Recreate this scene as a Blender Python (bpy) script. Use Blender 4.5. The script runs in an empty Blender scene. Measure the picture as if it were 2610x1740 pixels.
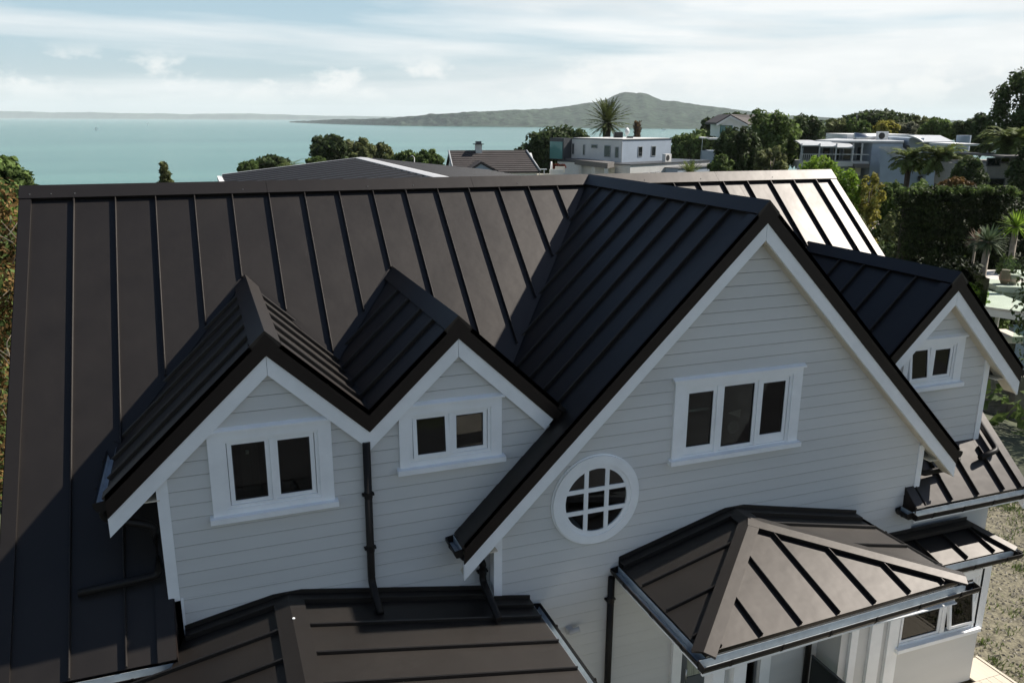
import bpy, math, random
import numpy as np
from mathutils import Vector, Matrix

# ------------------------------------------------------------------ camera, sky, sun, exposure
SC = bpy.context.scene
COL = SC.collection
CAM = Vector((-0.4737, -12.5854, 0.9447))
YAW, PITCH, ROLL, FPX = 0.3601, 0.2633, 0.0050, 2101.66
FWD = Vector((math.sin(YAW)*math.cos(PITCH), math.cos(YAW)*math.cos(PITCH), -math.sin(PITCH)))
_r = Vector((math.cos(YAW), -math.sin(YAW), 0)); _u = _r.cross(FWD)
RGT = _r*math.cos(ROLL) + _u*math.sin(ROLL)
UPV = -_r*math.sin(ROLL) + _u*math.cos(ROLL)
cd = bpy.data.cameras.new('camera'); cam = bpy.data.objects.new('camera', cd); COL.objects.link(cam)
cd.sensor_width = 36.0; cd.lens = FPX/2610*36.0; cd.clip_start = 0.1; cd.clip_end = 90000
m3 = Matrix((RGT, UPV, -FWD)).transposed()
cam.matrix_world = Matrix.Translation(CAM) @ m3.to_4x4()
SC.camera = cam

SUN = Vector((1.0, 0.07, 0.86)).normalized()
sl = bpy.data.lights.new('sun', 'SUN'); so = bpy.data.objects.new('sun', sl); COL.objects.link(so)
sl.energy = 5.0; sl.angle = math.radians(0.55); sl.color = (1.0, 0.935, 0.85)
so.rotation_euler = SUN.to_track_quat('Z', 'Y').to_euler()

CLOUD_GAIN = 11.9
SKY_OFF = (1.5, 9.2, 3.1)
W = bpy.data.worlds.new('World'); SC.world = W; W.use_nodes = True
nt = W.node_tree; nt.nodes.clear()
def N(t, **k):
    n = nt.nodes.new(t)
    for a, b in k.items(): setattr(n, a, b)
    return n
def L(a, b): nt.links.new(a, b)
def wmath(op, a, b=None, clamp=False):
    n = N('ShaderNodeMath', operation=op); n.use_clamp = clamp
    for i, v in enumerate((a, b)):
        if v is None: continue
        if isinstance(v, (int, float)): n.inputs[i].default_value = v
        else: L(v, n.inputs[i])
    return n.outputs[0]
def wramp(f, stops):
    n = N('ShaderNodeValToRGB'); e = n.color_ramp.elements
    while len(e) < len(stops): e.new(0.5)
    for el, (p, c) in zip(e, stops): el.position = p; el.color = c if len(c) == 4 else (*c, 1)
    L(f, n.inputs[0]); return n.outputs[0]
sky = N('ShaderNodeTexSky', sky_type='NISHITA'); sky.sun_disc = False
sky.sun_elevation = math.asin(SUN.z); sky.sun_rotation = math.atan2(SUN.x, SUN.y)
sky.air_density = 1.0; sky.dust_density = 0.7; sky.ozone_density = 3.5; sky.altitude = 40
tc = N('ShaderNodeTexCoord'); sep = N('ShaderNodeSeparateXYZ'); L(tc.outputs['Generated'], sep.inputs[0])
zc = wmath('MAXIMUM', sep.outputs[2], 0.0)
# high cloud overhead: direction projected on a plane, about a third cover
den = wmath('ADD', zc, 0.12)
cmb = N('ShaderNodeCombineXYZ'); L(wmath('DIVIDE', sep.outputs[0], den), cmb.inputs[0]); L(wmath('DIVIDE', sep.outputs[1], den), cmb.inputs[1])
def noise_w(vec, scale, det=8, rough=0.55, dist=0.0):
    n = N('ShaderNodeTexNoise'); n.inputs['Scale'].default_value = scale; n.inputs['Detail'].default_value = det; n.inputs['Roughness'].default_value = rough; n.inputs['Distortion'].default_value = dist
    L(vec, n.inputs['Vector']); return n.outputs[0]
def mapping(vec, sc=(1, 1, 1), rot=0.0, off=(0, 0, 0)):
    m_ = N('ShaderNodeMapping'); L(vec, m_.inputs[0]); m_.inputs['Scale'].default_value = sc; m_.inputs['Rotation'].default_value = (0, 0, rot); m_.inputs['Location'].default_value = off; return m_.outputs[0]
deck = wramp(noise_w(mapping(cmb.outputs[0], (0.5, 1, 1), -.25, (3.1, 1.7, 0)), 0.6, 9, .55, .4), [(0.60, (0, 0, 0)), (0.85, (0.5, 0.5, 0.5))])
# banks of layered cloud low over the sea, drawn out sideways
lowv = mapping(tc.outputs['Generated'], (1.25, 1.25, 13), 0, SKY_OFF)
lown = noise_w(lowv, 1.0, 9, .52, .35)
bank = wramp(lown, [(0.345, (0.0, 0.0, 0.0)), (0.50, (1, 1, 1))])
lowmask = wramp(sep.outputs[2], [(0.0, (0.55, 0.55, 0.55)), (0.05, (1, 1, 1)), (0.12, (0.9, 0.9, 0.9)), (0.24, (0, 0, 0))])
bankf = wmath('MULTIPLY', bank, lowmask)
# small cumulus just above the horizon
cum = wramp(noise_w(mapping(tc.outputs['Generated'], (1, 1, 1.8), 0, (0.35, 0.1, 0.0)), 13.0, 9, .58), [(0.49, (0, 0, 0)), (0.585, (1, 1, 1))])
band = wramp(sep.outputs[2], [(0.0, (0, 0, 0)), (0.015, (0.2, 0.2, 0.2)), (0.035, (1, 1, 1)), (0.055, (0.9, 0.9, 0.9)), (0.075, (0, 0, 0))])
cumf = wmath('MULTIPLY', cum, band)
f1 = wmath('MAXIMUM', wmath('MULTIPLY', deck, 0.9), wmath('MULTIPLY', bankf, 0.95))
ccol = wramp(noise_w(mapping(tc.outputs['Generated'], (2.5, 2.5, 14), 0, (1.3, 4.2, 0)), 1.6, 7), [(0.30, (0.78, 0.815, 0.83)), (0.58, (0.98, 0.985, 0.98))])
def wmix(f, a, b):
    n = N('ShaderNodeMix', data_type='RGBA')
    L(f, n.inputs[0])
    for s, v in ((6, a), (7, b)):
        if isinstance(v, tuple): n.inputs[s].default_value = v
        else: L(v, n.inputs[s])
    return n.outputs[2]
def wscale(c, s):
    n = N('ShaderNodeVectorMath', operation='SCALE'); L(c, n.inputs[0]); n.inputs['Scale'].default_value = s; return n.outputs[0]
milk = wramp(sep.outputs[2], [(0.0, (0.92, 0.92, 0.92)), (0.03, (0.82, 0.82, 0.82)), (0.13, (0.66, 0.66, 0.66)), (0.38, (0, 0, 0))])
milkc = wramp(sep.outputs[2], [(0.0, (0.54, 0.63, 0.67)), (0.10, (0.50, 0.69, 0.79))])
c0 = wmix(milk, sky.outputs[0], wscale(milkc, CLOUD_GAIN))
c1 = wmix(f1, c0, wscale(ccol, CLOUD_GAIN))
c2 = wmix(wmath('MULTIPLY', cumf, 0.8), c1, (0.97*CLOUD_GAIN, 0.97*CLOUD_GAIN, 0.95*CLOUD_GAIN, 1))
bg = N('ShaderNodeBackground'); bg.inputs[1].default_value = 0.054
L(c2, bg.inputs[0]); wo = N('ShaderNodeOutputWorld'); L(bg.outputs[0], wo.inputs[0])

SC.view_settings.view_transform = 'Standard'; SC.view_settings.look = 'None'
SC.view_settings.exposure = 0.70; SC.view_settings.gamma = 1.0; SC.view_settings.use_curve_mapping = False
SC.render.engine = 'CYCLES'
SC.cycles.use_denoising = True
SC.cycles.max_bounces = 8; SC.cycles.transparent_max_bounces = 12; SC.cycles.volume_bounces = 1
SC.cycles.caustics_reflective = False; SC.cycles.caustics_refractive = False
SC.cycles.sample_clamp_indirect = 8.0
R = random.Random(11)
rng = np.random.default_rng(5)

# ------------------------------------------------------------------ materials
MATS = {}
def mat(name, col, rough=0.5, spec=0.5, metal=0.0, var=0.0, vscale=4.0, bump=0.0, bscale=20.0, stretch=None, island=0.0, trans=0.0, rvar=0.0, dark=None, coat=0.0):
    m = bpy.data.materials.new(name); m.use_nodes = True; t = m.node_tree
    b = t.nodes['Principled BSDF']; b.inputs['Base Color'].default_value = (*col, 1); b.inputs['Roughness'].default_value = rough
    b.inputs['Specular IOR Level'].default_value = spec; b.inputs['Metallic'].default_value = metal
    if 'roof_' in name: b.inputs['Specular Tint'].default_value = (1.0, 0.93, 0.87, 1)
    if coat: b.inputs['Coat Weight'].default_value = coat
    g = t.nodes.new('ShaderNodeNewGeometry'); pos = g.outputs['Position']
    if stretch:
        mp = t.nodes.new('ShaderNodeMapping'); mp.inputs['Scale'].default_value = stretch; t.links.new(pos, mp.inputs[0]); pos = mp.outputs[0]
    fac = None
    def noise(sc, det=5, rg=0.6):
        n = t.nodes.new('ShaderNodeTexNoise'); n.inputs['Scale'].default_value = sc; n.inputs['Detail'].default_value = det; n.inputs['Roughness'].default_value = rg
        t.links.new(pos, n.inputs['Vector']); return n.outputs[0]
    def mixc(f, a, b2):
        n = t.nodes.new('ShaderNodeMix'); n.data_type = 'RGBA'; t.links.new(f, n.inputs[0])
        for s, v in ((6, a), (7, b2)):
            if isinstance(v, tuple): n.inputs[s].default_value = v
            else: t.links.new(v, n.inputs[s])
        return n.outputs[2]
    out = None
    if var:
        lo = tuple(max(0, c*(1-var)) for c in col); hi = tuple(min(1, c*(1+var)) for c in col)
        if dark: lo = dark
        r = t.nodes.new('ShaderNodeMapRange'); r.inputs[1].default_value = 0.32; r.inputs[2].default_value = 0.68
        t.links.new(noise(vscale), r.inputs[0])
        out = mixc(r.outputs[0], (*lo, 1), (*hi, 1))
    if island:
        base = out if out is not None else (*col, 1)
        r = t.nodes.new('ShaderNodeMapRange'); t.links.new(g.outputs['Random Per Island'], r.inputs[0]); r.inputs[3].default_value = 1-island; r.inputs[4].default_value = 1+island
        v = t.nodes.new('ShaderNodeVectorMath'); v.operation = 'SCALE'
        if isinstance(base, tuple): v.inputs[0].default_value = base[:3]
        else: t.links.new(base, v.inputs[0])
        t.links.new(r.outputs[0], v.inputs['Scale']); out = v.outputs[0]
    if out is not None: t.links.new(out, b.inputs['Base Color'])
    if rvar:
        r = t.nodes.new('ShaderNodeMapRange'); t.links.new(noise(vscale*0.7), r.inputs[0]); r.inputs[1].default_value = 0.3; r.inputs[2].default_value = 0.7
        r.inputs[3].default_value = rough-rvar; r.inputs[4].default_value = rough+rvar; t.links.new(r.outputs[0], b.inputs['Roughness'])
    if bump:
        bn = t.nodes.new('ShaderNodeBump'); bn.inputs['Strength'].default_value = 1.0; bn.inputs['Distance'].default_value = bump
        t.links.new(noise(bscale, 3, 0.5), bn.inputs['Height']); t.links.new(bn.outputs[0], b.inputs['Normal'])
    if trans:
        o = t.nodes['Material Output']; tr = t.nodes.new('ShaderNodeBsdfTranslucent'); mx = t.nodes.new('ShaderNodeMixShader'); mx.inputs[0].default_value = trans
        if out is not None: t.links.new(out, tr.inputs[0])
        else: tr.inputs[0].default_value = (*col, 1)
        t.links.new(b.outputs[0], mx.inputs[1]); t.links.new(tr.outputs[0], mx.inputs[2]); t.links.new(mx.outputs[0], o.inputs[0])
    MATS[name] = m; return m
mat('roof_metal', (0.0092, 0.0075, 0.0064), rough=0.485, spec=0.58, var=0.22, vscale=1.6, bump=0.009, bscale=1.7, rvar=0.035)
mat('roof_trim', (0.0092, 0.0075, 0.0064), rough=0.475, spec=0.55, var=0.08, vscale=5.0, bump=0.004, bscale=3.0)
mat('fascia_metal', (0.016, 0.0105, 0.008), rough=0.5, spec=0.25, var=0.10, vscale=5)
mat('white_trim', (0.86, 0.87, 0.87), rough=0.45, var=0.05, vscale=3)
mat('weatherboard', (0.60, 0.60, 0.585), rough=0.55, var=0.05, vscale=2, island=0.035, bump=0.0006, bscale=60, stretch=(0.15, 1, 1))
mat('soffit', (0.66, 0.60, 0.48), rough=0.6, var=0.04)
mat('gutter_sky_tint', (0.42, 0.46, 0.48), rough=0.38, var=0.15, vscale=8)  # gutter inside: galvanised grey, lightened blue for the sky it reflects
mat('pipe', (0.012, 0.010, 0.009), rough=0.5, spec=.22, var=0.1)
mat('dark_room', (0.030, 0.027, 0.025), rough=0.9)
mat('curtain', (0.10, 0.085, 0.07), rough=0.9, var=0.3, vscale=9, stretch=(6, 1, 0.2))
mat('lamp_shade', (0.75, 0.72, 0.6), rough=0.6)
mat('gasket', (0.01, 0.01, 0.01), rough=0.6)
mat('steel', (0.45, 0.46, 0.47), rough=0.35, metal=0.9, var=0.1)
mat('asphalt', (0.045, 0.045, 0.047), rough=0.9, var=0.3, vscale=1.2, bump=0.004, bscale=60)
mat('concrete', (0.42, 0.39, 0.33), rough=0.85, var=0.18, vscale=0.9, bump=0.003, bscale=40)
mat('block', (0.24, 0.22, 0.19), rough=0.9, var=0.35, vscale=2.5, island=0.12, bump=0.004, bscale=30)
mat('mortar', (0.11, 0.10, 0.09), rough=0.95)
mat('deck_board', (0.52, 0.46, 0.36), rough=0.65, var=0.10, vscale=6, island=0.06, stretch=(8, 0.6, 1))
mat('door_paint', (0.10, 0.11, 0.12), rough=0.4)
mat('gravel', (0.15, 0.135, 0.09), rough=0.95, var=0.5, vscale=9, bump=0.02, bscale=26)
mat('soil', (0.10, 0.085, 0.055), rough=0.95, var=0.5, vscale=2, bump=0.02, bscale=15)
mat('grass_ground', (0.050, 0.058, 0.026), rough=0.95, var=0.45, vscale=0.6, bump=0.03, bscale=8)  # darkened overall for the shade lying near the block wall
def glass_mat(name, tint, refl=1.0, body=(0.9, 0.93, 0.92), ior=1.5, rough=0.0):
    m = bpy.data.materials.new(name); m.use_nodes = True; t = m.node_tree; t.nodes.clear()
    o = t.nodes.new('ShaderNodeOutputMaterial'); fr = t.nodes.new('ShaderNodeFresnel'); fr.inputs[0].default_value = ior
    ml = t.nodes.new('ShaderNodeMath'); ml.operation = 'MULTIPLY'; ml.inputs[1].default_value = 1.1*refl; ml.use_clamp = True; t.links.new(fr.outputs[0], ml.inputs[0])
    gl = t.nodes.new('ShaderNodeBsdfGlossy'); gl.inputs['Roughness'].default_value = rough
    tp = t.nodes.new('ShaderNodeBsdfTransparent'); tp.inputs[0].default_value = (*tint, 1)
    mx = t.nodes.new('ShaderNodeMixShader'); t.links.new(ml.outputs[0], mx.inputs[0]); t.links.new(tp.outputs[0], mx.inputs[1]); t.links.new(gl.outputs[0], mx.inputs[2])
    t.links.new(mx.outputs[0], o.inputs[0]); MATS[name] = m
glass_mat('pane', (0.55, 0.58, 0.56))
glass_mat('balustrade_glass', (0.84, 0.93, 0.90), refl=0.9)
glass_mat('teal_glass', (0.30, 0.55, 0.52), refl=1.2)

# ------------------------------------------------------------------ mesh helpers
ORG = {}          # world origin of every object built
CACHE = {}
class MB:
    """collects polygons; build() links them as one mesh object (mesh data shared between alike pieces)"""
    def __init__(s, xf=None): s.v = []; s.f = []; s.xf = xf; s.smooth = False
    def P(s, p):
        p = Vector(p)
        if s.xf is not None: p = s.xf @ p
        s.v.append(p); return len(s.v)-1
    def poly(s, pts): s.f.append([s.P(p) for p in pts])
    def prism(s, pts, vec):
        n = len(pts); vec = Vector(vec); a = [s.P(p) for p in pts]; b = [s.P(Vector(p)+vec) for p in pts]
        s.f.append(a[::-1]); s.f.append(b)
        for i in range(n): j = (i+1) % n; s.f.append([a[i], a[j], b[j], b[i]])
        return s
    def box(s, x0, x1, y0, y1, z0, z1):
        return s.prism([(x0, y0, z0), (x1, y0, z0), (x1, y1, z0), (x0, y1, z0)], (0, 0, z1-z0))
    def loft(s, rings, close=True):
        idx = [[s.P(p) for p in r] for r in rings]; n = len(idx[0])
        for a, b in zip(idx, idx[1:]):
            for i in range(n): j = (i+1) % n; s.f.append([a[i], a[j], b[j], b[i]])
        if close: s.f.append(idx[0][::-1]); s.f.append(idx[-1])
        return s
    def tube(s, pts, r, n=10, r2=None):
        pts = [Vector(p) for p in pts]; rings = []; up = Vector((0, 0, 1))
        for i, p in enumerate(pts):
            d = (pts[min(i+1, len(pts)-1)]-pts[max(i-1, 0)]).normalized()
            a = d.cross(up)
            if a.length < 1e-3: a = d.cross(Vector((0, 1, 0)))
            a.normalize(); b = d.cross(a)
            rr = r if r2 is None else r+(r2-r)*i/(len(pts)-1)
            if 0 < i < len(pts)-1:
                c = (pts[i]-pts[i-1]).normalized().dot(d); k = 1/max(c, 0.5)
            else: k = 1
            rings.append([p+(a*math.cos(2*math.pi*j/n)+b*math.sin(2*math.pi*j/n)*1.0)*rr*(1+(k-1)*0.6) for j in range(n)])
        s.loft(rings); s.smooth = True; return s
    def cyl(s, c, r, h, n=16, r2=None):
        c = Vector(c); r2 = r if r2 is None else r2
        s.loft([[c+Vector((math.cos(2*math.pi*j/n)*q, math.sin(2*math.pi*j/n)*q, z)) for j in range(n)] for q, z in ((r, 0), (r2, h))]); return s
    def build(s, name, material, parent=None, label=None, cat=None, group=None, kind=None):
        o0 = s.v[0].copy()
        rel = tuple((round(p.x-o0.x, 4), round(p.y-o0.y, 4), round(p.z-o0.z, 4)) for p in s.v)
        key = (rel, tuple(map(tuple, s.f)), material, s.smooth)
        me = CACHE.get(key)
        if me is None:
            me = bpy.data.meshes.new(name); me.from_pydata(rel, [], s.f); me.materials.append(MATS[material])
            if s.smooth:
                me.polygons.foreach_set('use_smooth', [len(p.vertices) == 4 for p in me.polygons])
            CACHE[key] = me
        return link(bpy.data.objects.new(name, me), o0, parent, label, cat, group, kind)
def link(o, world, parent=None, label=None, cat=None, group=None, kind=None):
    COL.objects.link(o); world = Vector(world)
    if parent is not None: o.parent = parent; o.location = world-ORG[parent.name]
    else: o.location = world
    ORG[o.name] = world
    if label: o['label'] = label
    if cat: o['category'] = cat
    if group: o['group'] = group
    if kind: o['kind'] = kind
    return o
def thing(name, loc, label, cat, group=None):
    return link(bpy.data.objects.new(name, None), loc, None, label, cat, group)
def xform(origin, rot=0.0):
    return Matrix.Translation(Vector(origin)) @ Matrix.Rotation(rot, 4, 'Z')
def at(u, v, d):
    """world point seen at pixel (u, v) of the 2610 x 1740 photograph, d metres in front of the camera"""
    return CAM + (FWD + RGT*((u-1305)/FPX) - UPV*((v-870)/FPX))*d
def clip(poly, axis, lo, hi):
    for val, sgn in ((lo, 1), (hi, -1)):
        out = []
        for i, p in enumerate(poly):
            q = poly[(i+1) % len(poly)]; dp = (p[axis]-val)*sgn; dq = (q[axis]-val)*sgn
            if dp >= 0: out.append(p)
            if (dp > 0 and dq < 0) or (dp < 0 and dq > 0): out.append(p+(q-p)*(dp/(dp-dq)))
        poly = out
        if len(poly) < 3: return []
    return poly
def normal(poly):
    n = Vector((0, 0, 0))
    for i in range(len(poly)):
        a, b = poly[i], poly[(i+1) % len(poly)]; n += a.cross(b)
    n.normalize(); return n if n.z >= 0 else -n
RIB_H, RIB_W = 0.047, 0.018
def rib_profile(a, sd, up):
    return [a-sd, a+sd, a+sd+up*.78, a+sd*.35+up, a-sd*.35+up, a-sd+up*.78]
def facet(part, poly, axis, cuts, seam_ends=None, panel='roof_panel', ribs=True, mat_='roof_metal', gap0=0.0, gap1=0.0):
    """one roof plane: tray panels between the cut lines and an upright seam on every cut; seam_ends(c,a,b) may trim a seam"""
    poly = [Vector(p) for p in poly]; n = normal(poly)
    lo = min(p[axis] for p in poly); hi = max(p[axis] for p in poly)
    cs = sorted(c for c in cuts if lo+0.02 < c < hi-0.02); e = [lo]+cs+[hi]
    for a, b in zip(e, e[1:]):
        q = clip(poly, axis, a+0.0015, b-0.0015)
        if len(q) >= 3: MB().prism(q, -n*0.007).build(panel, mat_, part)
    if not ribs: return
    for c in cs:
        pts = []
        for i, p in enumerate(poly):
            q = poly[(i+1) % len(poly)]; dp = p[axis]-c; dq = q[axis]-c
            if dp*dq < 0: pts.append(p+(q-p)*(dp/(dp-dq)))
        if len(pts) < 2: continue
        pts.sort(key=lambda p: -p.z); a, b = pts[0], pts[-1]; d = (b-a).normalized(); a = a+d*gap0; b = b-d*gap1
        if seam_ends:
            r = seam_ends(c, a, b)
            if r is None: continue
            a, b = r
        if (b-a).length < 0.08: continue
        sd = d.cross(n).normalized()*RIB_W/2; up = n*RIB_H
        MB().prism(rib_profile(a, sd, up), b-a).build('seam', mat_, part)
def cap(part, a, b, n1, n2, w=0.15, h=0.05, name='ridge_cap', mat_='roof_trim', lip=0.035):
    """folded metal cap over the line a-b where planes with normals n1, n2 meet"""
    a, b = Vector(a), Vector(b); t = (b-a).normalized(); n1, n2 = Vector(n1), Vector(n2)
    d1 = t.cross(n1).normalized(); d2 = t.cross(n2).normalized()
    # point away from the line, to their own side
    if d1.dot(n2) > 0: d1 = -d1
    if d2.dot(n1) > 0: d2 = -d2
    if abs(d1.dot(n2)) < 1e-6: pass
    top = (n1+n2).normalized()*(h/max(0.3, n1.dot((n1+n2).normalized())))
    if d1.z > 0 and d2.z > 0: d1, d2 = -d1, -d2
    s = [a+d1*w+n1*h, a+top, a+d2*w+n2*h, a+d2*w+n2*(h-lip), a+top*0.55, a+d1*w+n1*(h-lip)]
    return MB().prism(s, b-a).build(name, mat_, part)

# ------------------------------------------------------------------ the house
TM, TG, TD = 0.8889, 0.9887, 0.9423
XL, XR, YE = -2.668, 10.597, -4.78
XG, YG, WGL, WGR = 5.609, -4.745, 3.68, 3.54
X1, X2, ZD, YD = 0.010, 1.995, -1.134, -4.414
X3, Z3, Y3 = 9.216, -1.113, -4.312
YW, YB, Y2 = -4.325, -4.555, -4.115          # wall faces: dormers, big gable, small gable
GZ = -7.20                                    # floor level of the ground storey
HB, HW = 0.19, 0.205
HOUSE = thing('house', (3.9, -2.0, GZ-0.3), 'pale weatherboard house with dark standing-seam metal roof, dormers and gables', 'house')
nF = Vector((0, -TM, 1)).normalized(); nK = Vector((0, TM, 1)).normalized()
def zmain(y): return TM*y

# ---- main roof
def slab(polys, thick, off):
    m = MB()
    for poly in polys:
        poly = [Vector(p) for p in poly]; n = normal(poly)
        m.prism([p-n*off for p in poly], -n*thick)
    return m
def mp_(x, y): return Vector((x, y, TM*y))
def mb_(x, y): return Vector((x, y, -TM*y))
FA = [mp_(XL+.01, 0), mp_(-1.08, 0), mp_(-1.08, YE), mp_(XL+.01, YE)]
FB = [mp_(-1.08, 0), mp_(8.47, 0), mp_(8.47, -4.2), mp_(-1.08, -4.2)]
FC = [mp_(8.47, 0), mp_(XR-.01, 0), mp_(XR-.01, YE), mp_(8.47, YE)]
BK = [mb_(XL+.01, 0), mb_(XR-.01, 0), mb_(XR-.01, 4.8), mb_(XL+.01, 4.8)]
main_roof = slab([FA, FB, FC, BK], 0.10, 0.012).build('main_roof', 'fascia_metal', HOUSE)
cl = [-2.534+.5*k for k in range(1, 16)]; cr = [9.133+.5*k for k in range(-7, 3)]
for poly in (FA, FB, FC, BK): facet(main_roof, poly, 0, cl+cr, ribs=False)
def rib(part, a, b, n, w=RIB_W, h=RIB_H, name='seam'):
    a, b, n = Vector(a), Vector(b), Vector(n); d = (b-a).normalized(); sd = d.cross(n).normalized()*w/2
    MB().prism(rib_profile(a, sd, n*h), b-a).build(name, 'roof_metal', part)
def valley_y(x):
    ys = [YE+.012]
    if -1.12 < x < 3.2:
        xr = X1 if x < (X1+X2)/2 else X2
        ys.append((ZD-TD*abs(x-xr))/TM)
    if 2.0 < x < 8.9: ys.append(-TG*abs(x-XG)/TM)
    if 8.0 < x < 10.25: ys.append((Z3-TG*abs(x-X3))/TM)
    return max(ys)
for x in cl+cr:
    y = valley_y(x); e = y+.075 if y > YE+.1 else y
    if e < -.2: rib(main_roof, mp_(x, -.08), mp_(x, e), nF)
    if x > 8.5: rib(main_roof, mp_(x, -4.24), mp_(x, YE+.012), nF)
    rib(main_roof, mb_(x, .08), mb_(x, 4.78), nK)
for x0, x1 in ((XL, XL+.135), (XR-.135, XR)):                       # verge flashings left and right
    for P, s, n, ye in ((mp_, -1, nF, YE), (mb_, 1, nK, 4.8)):
        MB().prism([P(x0, 0)+n*.042, P(x1, 0)+n*.042, P(x1, ye)+n*.042, P(x0, ye)+n*.042], -n*.045).build('verge_flashing', 'roof_trim', main_roof)
for x, w in ((XL, -.012), (XR, .012)):
    MB().prism([(x, -.0, .03), (x, YE, TM*YE+.03), (x, YE, TM*YE-.17), (x, 0, -.19)], (w, 0, 0)).build('verge_fascia', 'fascia_metal', main_roof)
    MB().prism([(x, 0, .03), (x, 4.8, -TM*4.8+.03), (x, 4.8, -TM*4.8-.17), (x, 0, -.19)], (w, 0, 0)).build('verge_fascia', 'fascia_metal', main_roof)
    MB().prism([(x+w*2, 0, -.16), (x+w*2, YE, TM*YE-.14), (x+w*2, YE, TM*YE-.36), (x+w*2, 0, -.38)], (-w*2.2, 0, 0)).build('barge_board', 'white_trim', HOUSE)
brk = [XL-.012, .45, 3.55, XG, 8.05, XR+.012]
for a, b in zip(brk, brk[1:]): cap(main_roof, (a+.002, 0, 0), (b-.002, 0, 0), nF, nK, w=.185, h=.052)
for x in (-2.55, -2.3, -2.02, .12, 1.9, 2.6, 4.3, 6.6, 7.7, 9.2):
    p = Vector((x, -.09, -.09*TM))+nF*.052
    MB().cyl(p, .008, .006, 8).build('rivet', 'steel', main_roof)
# valley trays on the main roof where dormers and gables come through
def valley(xr, zr, t, xa, xb, w=.075):
    a = mp_(xa, (zr-t*abs(xa-xr))/TM); b = mp_(xb, (zr-t*abs(xb-xr))/TM); d = (b-a).normalized()
    s = d.cross(nF).normalized(); s = s if s.y > 0 else -s
    MB().prism([a+nF*.010, b+nF*.010, b+s*w+nF*.010, a+s*w+nF*.010], -nF*.012).build('valley_flashing', 'roof_trim', main_roof)
for args in ((X1, ZD, TD, X1, -1.55), (X1, ZD, TD, X1, 1.0), (X2, ZD, TD, X2, 1.0), (X2, ZD, TD, X2, 3.15), (XG, 0, TG, XG-.12, 2.6), (XG, 0, TG, XG+.12, 8.2), (X3, Z3, TG, X3, 8.05), (X3, Z3, TG, X3, 10.3)): valley(*args)
# flashing strip beside the dormer wall and the cheek that closes the right-hand piece
for x0, x1 in ((-1.25, -1.08), (8.455, 8.60)):
    MB().prism([mp_(x0, -4.20)+nF*.04, mp_(x1, -4.20)+nF*.04, mp_(x1, YE-.01)+nF*.04, mp_(x0, YE-.01)+nF*.04], -nF*.05).build('edge_flashing', 'roof_trim', main_roof)
MB().prism([(8.455, -4.56, zmain(-4.56)+.06), (8.455, YE-.02, zmain(YE)+.03), (8.455, YE-.02, zmain(YE)-.08), (8.455, -4.56, zmain(YE)-.08)], (-.012, 0, 0)).build('cheek', 'fascia_metal', main_roof)
MB().prism([(-1.08, -4.33, zmain(-4.33)+.05), (-1.08, YE-.02, zmain(YE)+.03), (-1.08, YE-.02, zmain(YE)-.08), (-1.08, -4.33, zmain(YE)-.08)], (.012, 0, 0)).build('cheek', 'fascia_metal', main_roof)

# ---- gables
def gable_roof(name, xr, zr, t, yf, yb, wl, wr, cuts, capw=.16, cuts_r=None, strips=(True, True)):
    nl = Vector((-t, 0, 1)).normalized(); nr = Vector((t, 0, 1)).normalized()
    def S(s, w, y): return Vector((xr+s*w, y, zr-t*w))
    LP = [S(-1, 0, yb), S(-1, 0, yf+.01), S(-1, wl, yf+.01), S(-1, wl, yb)]
    RP = [S(1, 0, yb), S(1, 0, yf+.01), S(1, wr, yf+.01), S(1, wr, yb)]
    part = slab([LP, RP], .10, .012).build(name, 'fascia_metal', HOUSE)
    facet(part, LP, 1, cuts, gap0=.1, gap1=.01); facet(part, RP, 1, cuts_r or cuts, gap0=.1, gap1=.01)
    cap(part, (xr, yf-.002, zr), (xr, yb, zr), nl, nr, w=capw, h=.05)
    for s, w, n, on in ((-1, wl, nl, strips[0]), (1, wr, nr, strips[1])):      # strip along the verge
        if not on: continue
        q = [S(s, capw*.8, yf), S(s, w, yf), S(s, w, yf+.17), S(s, capw*.8, yf+.17)]
        MB().prism([p+n*.044 for p in q], -n*.046).build('verge_flashing', 'roof_trim', part)
    return part
def arm(part_parent, xr, zr, t, yf, s, w, hb=HB, hw=HW, endb=0.0, ends=0.0, xstop=None):
    """one sloping arm of a gable front: dark metal fascia above, white barge board below"""
    e = xr+s*w; ze = zr-t*w
    q = endb; e2 = e-s*q
    up = .062
    xr0 = xr; pts = [(xr, yf, zr+up), (e, yf, ze+up), (e2, yf, zr-t*abs(e2-xr)-hb), (xr, yf, zr-hb)]
    MB().prism(pts, (0, .028, 0)).build('verge_fascia', 'fascia_metal', part_parent)
    y0 = yf+.012; x2 = e2; x3 = e2-s*ends
    xa = xr+s*.002; pts = [(xa, y0, zr-hb+.0), (x2, y0, zr-t*abs(x2-xr)-hb), (x3, y0, zr-t*abs(x3-xr)-hb-hw), (xa, y0, zr-hb-hw)]
    MB().prism(pts, (0, .034, 0)).build('barge_board', 'white_trim', HOUSE)
gs = [-.68, -1.17, -1.70, -2.22, -2.74, -3.23, -3.72, -4.17]
gable = gable_roof('gable_roof', XG, 0, TG, YG, 0.0, WGL, WGR, gs)
arm(gable, XG, 0, TG, YG, -1, WGL); arm(gable, XG, 0, TG, YG, 1, WGR)
g2 = gable_roof('small_gable_roof', X3, Z3, TG, Y3, -1.2, 1.32, 1.50, [-2.15, -2.667, -3.19, -3.69])
arm(g2, X3, Z3, TG, Y3, -1, 1.30); arm(g2, X3, Z3, TG, Y3, 1, 1.50, hw=.21)
XV = (X1+X2)/2
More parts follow.
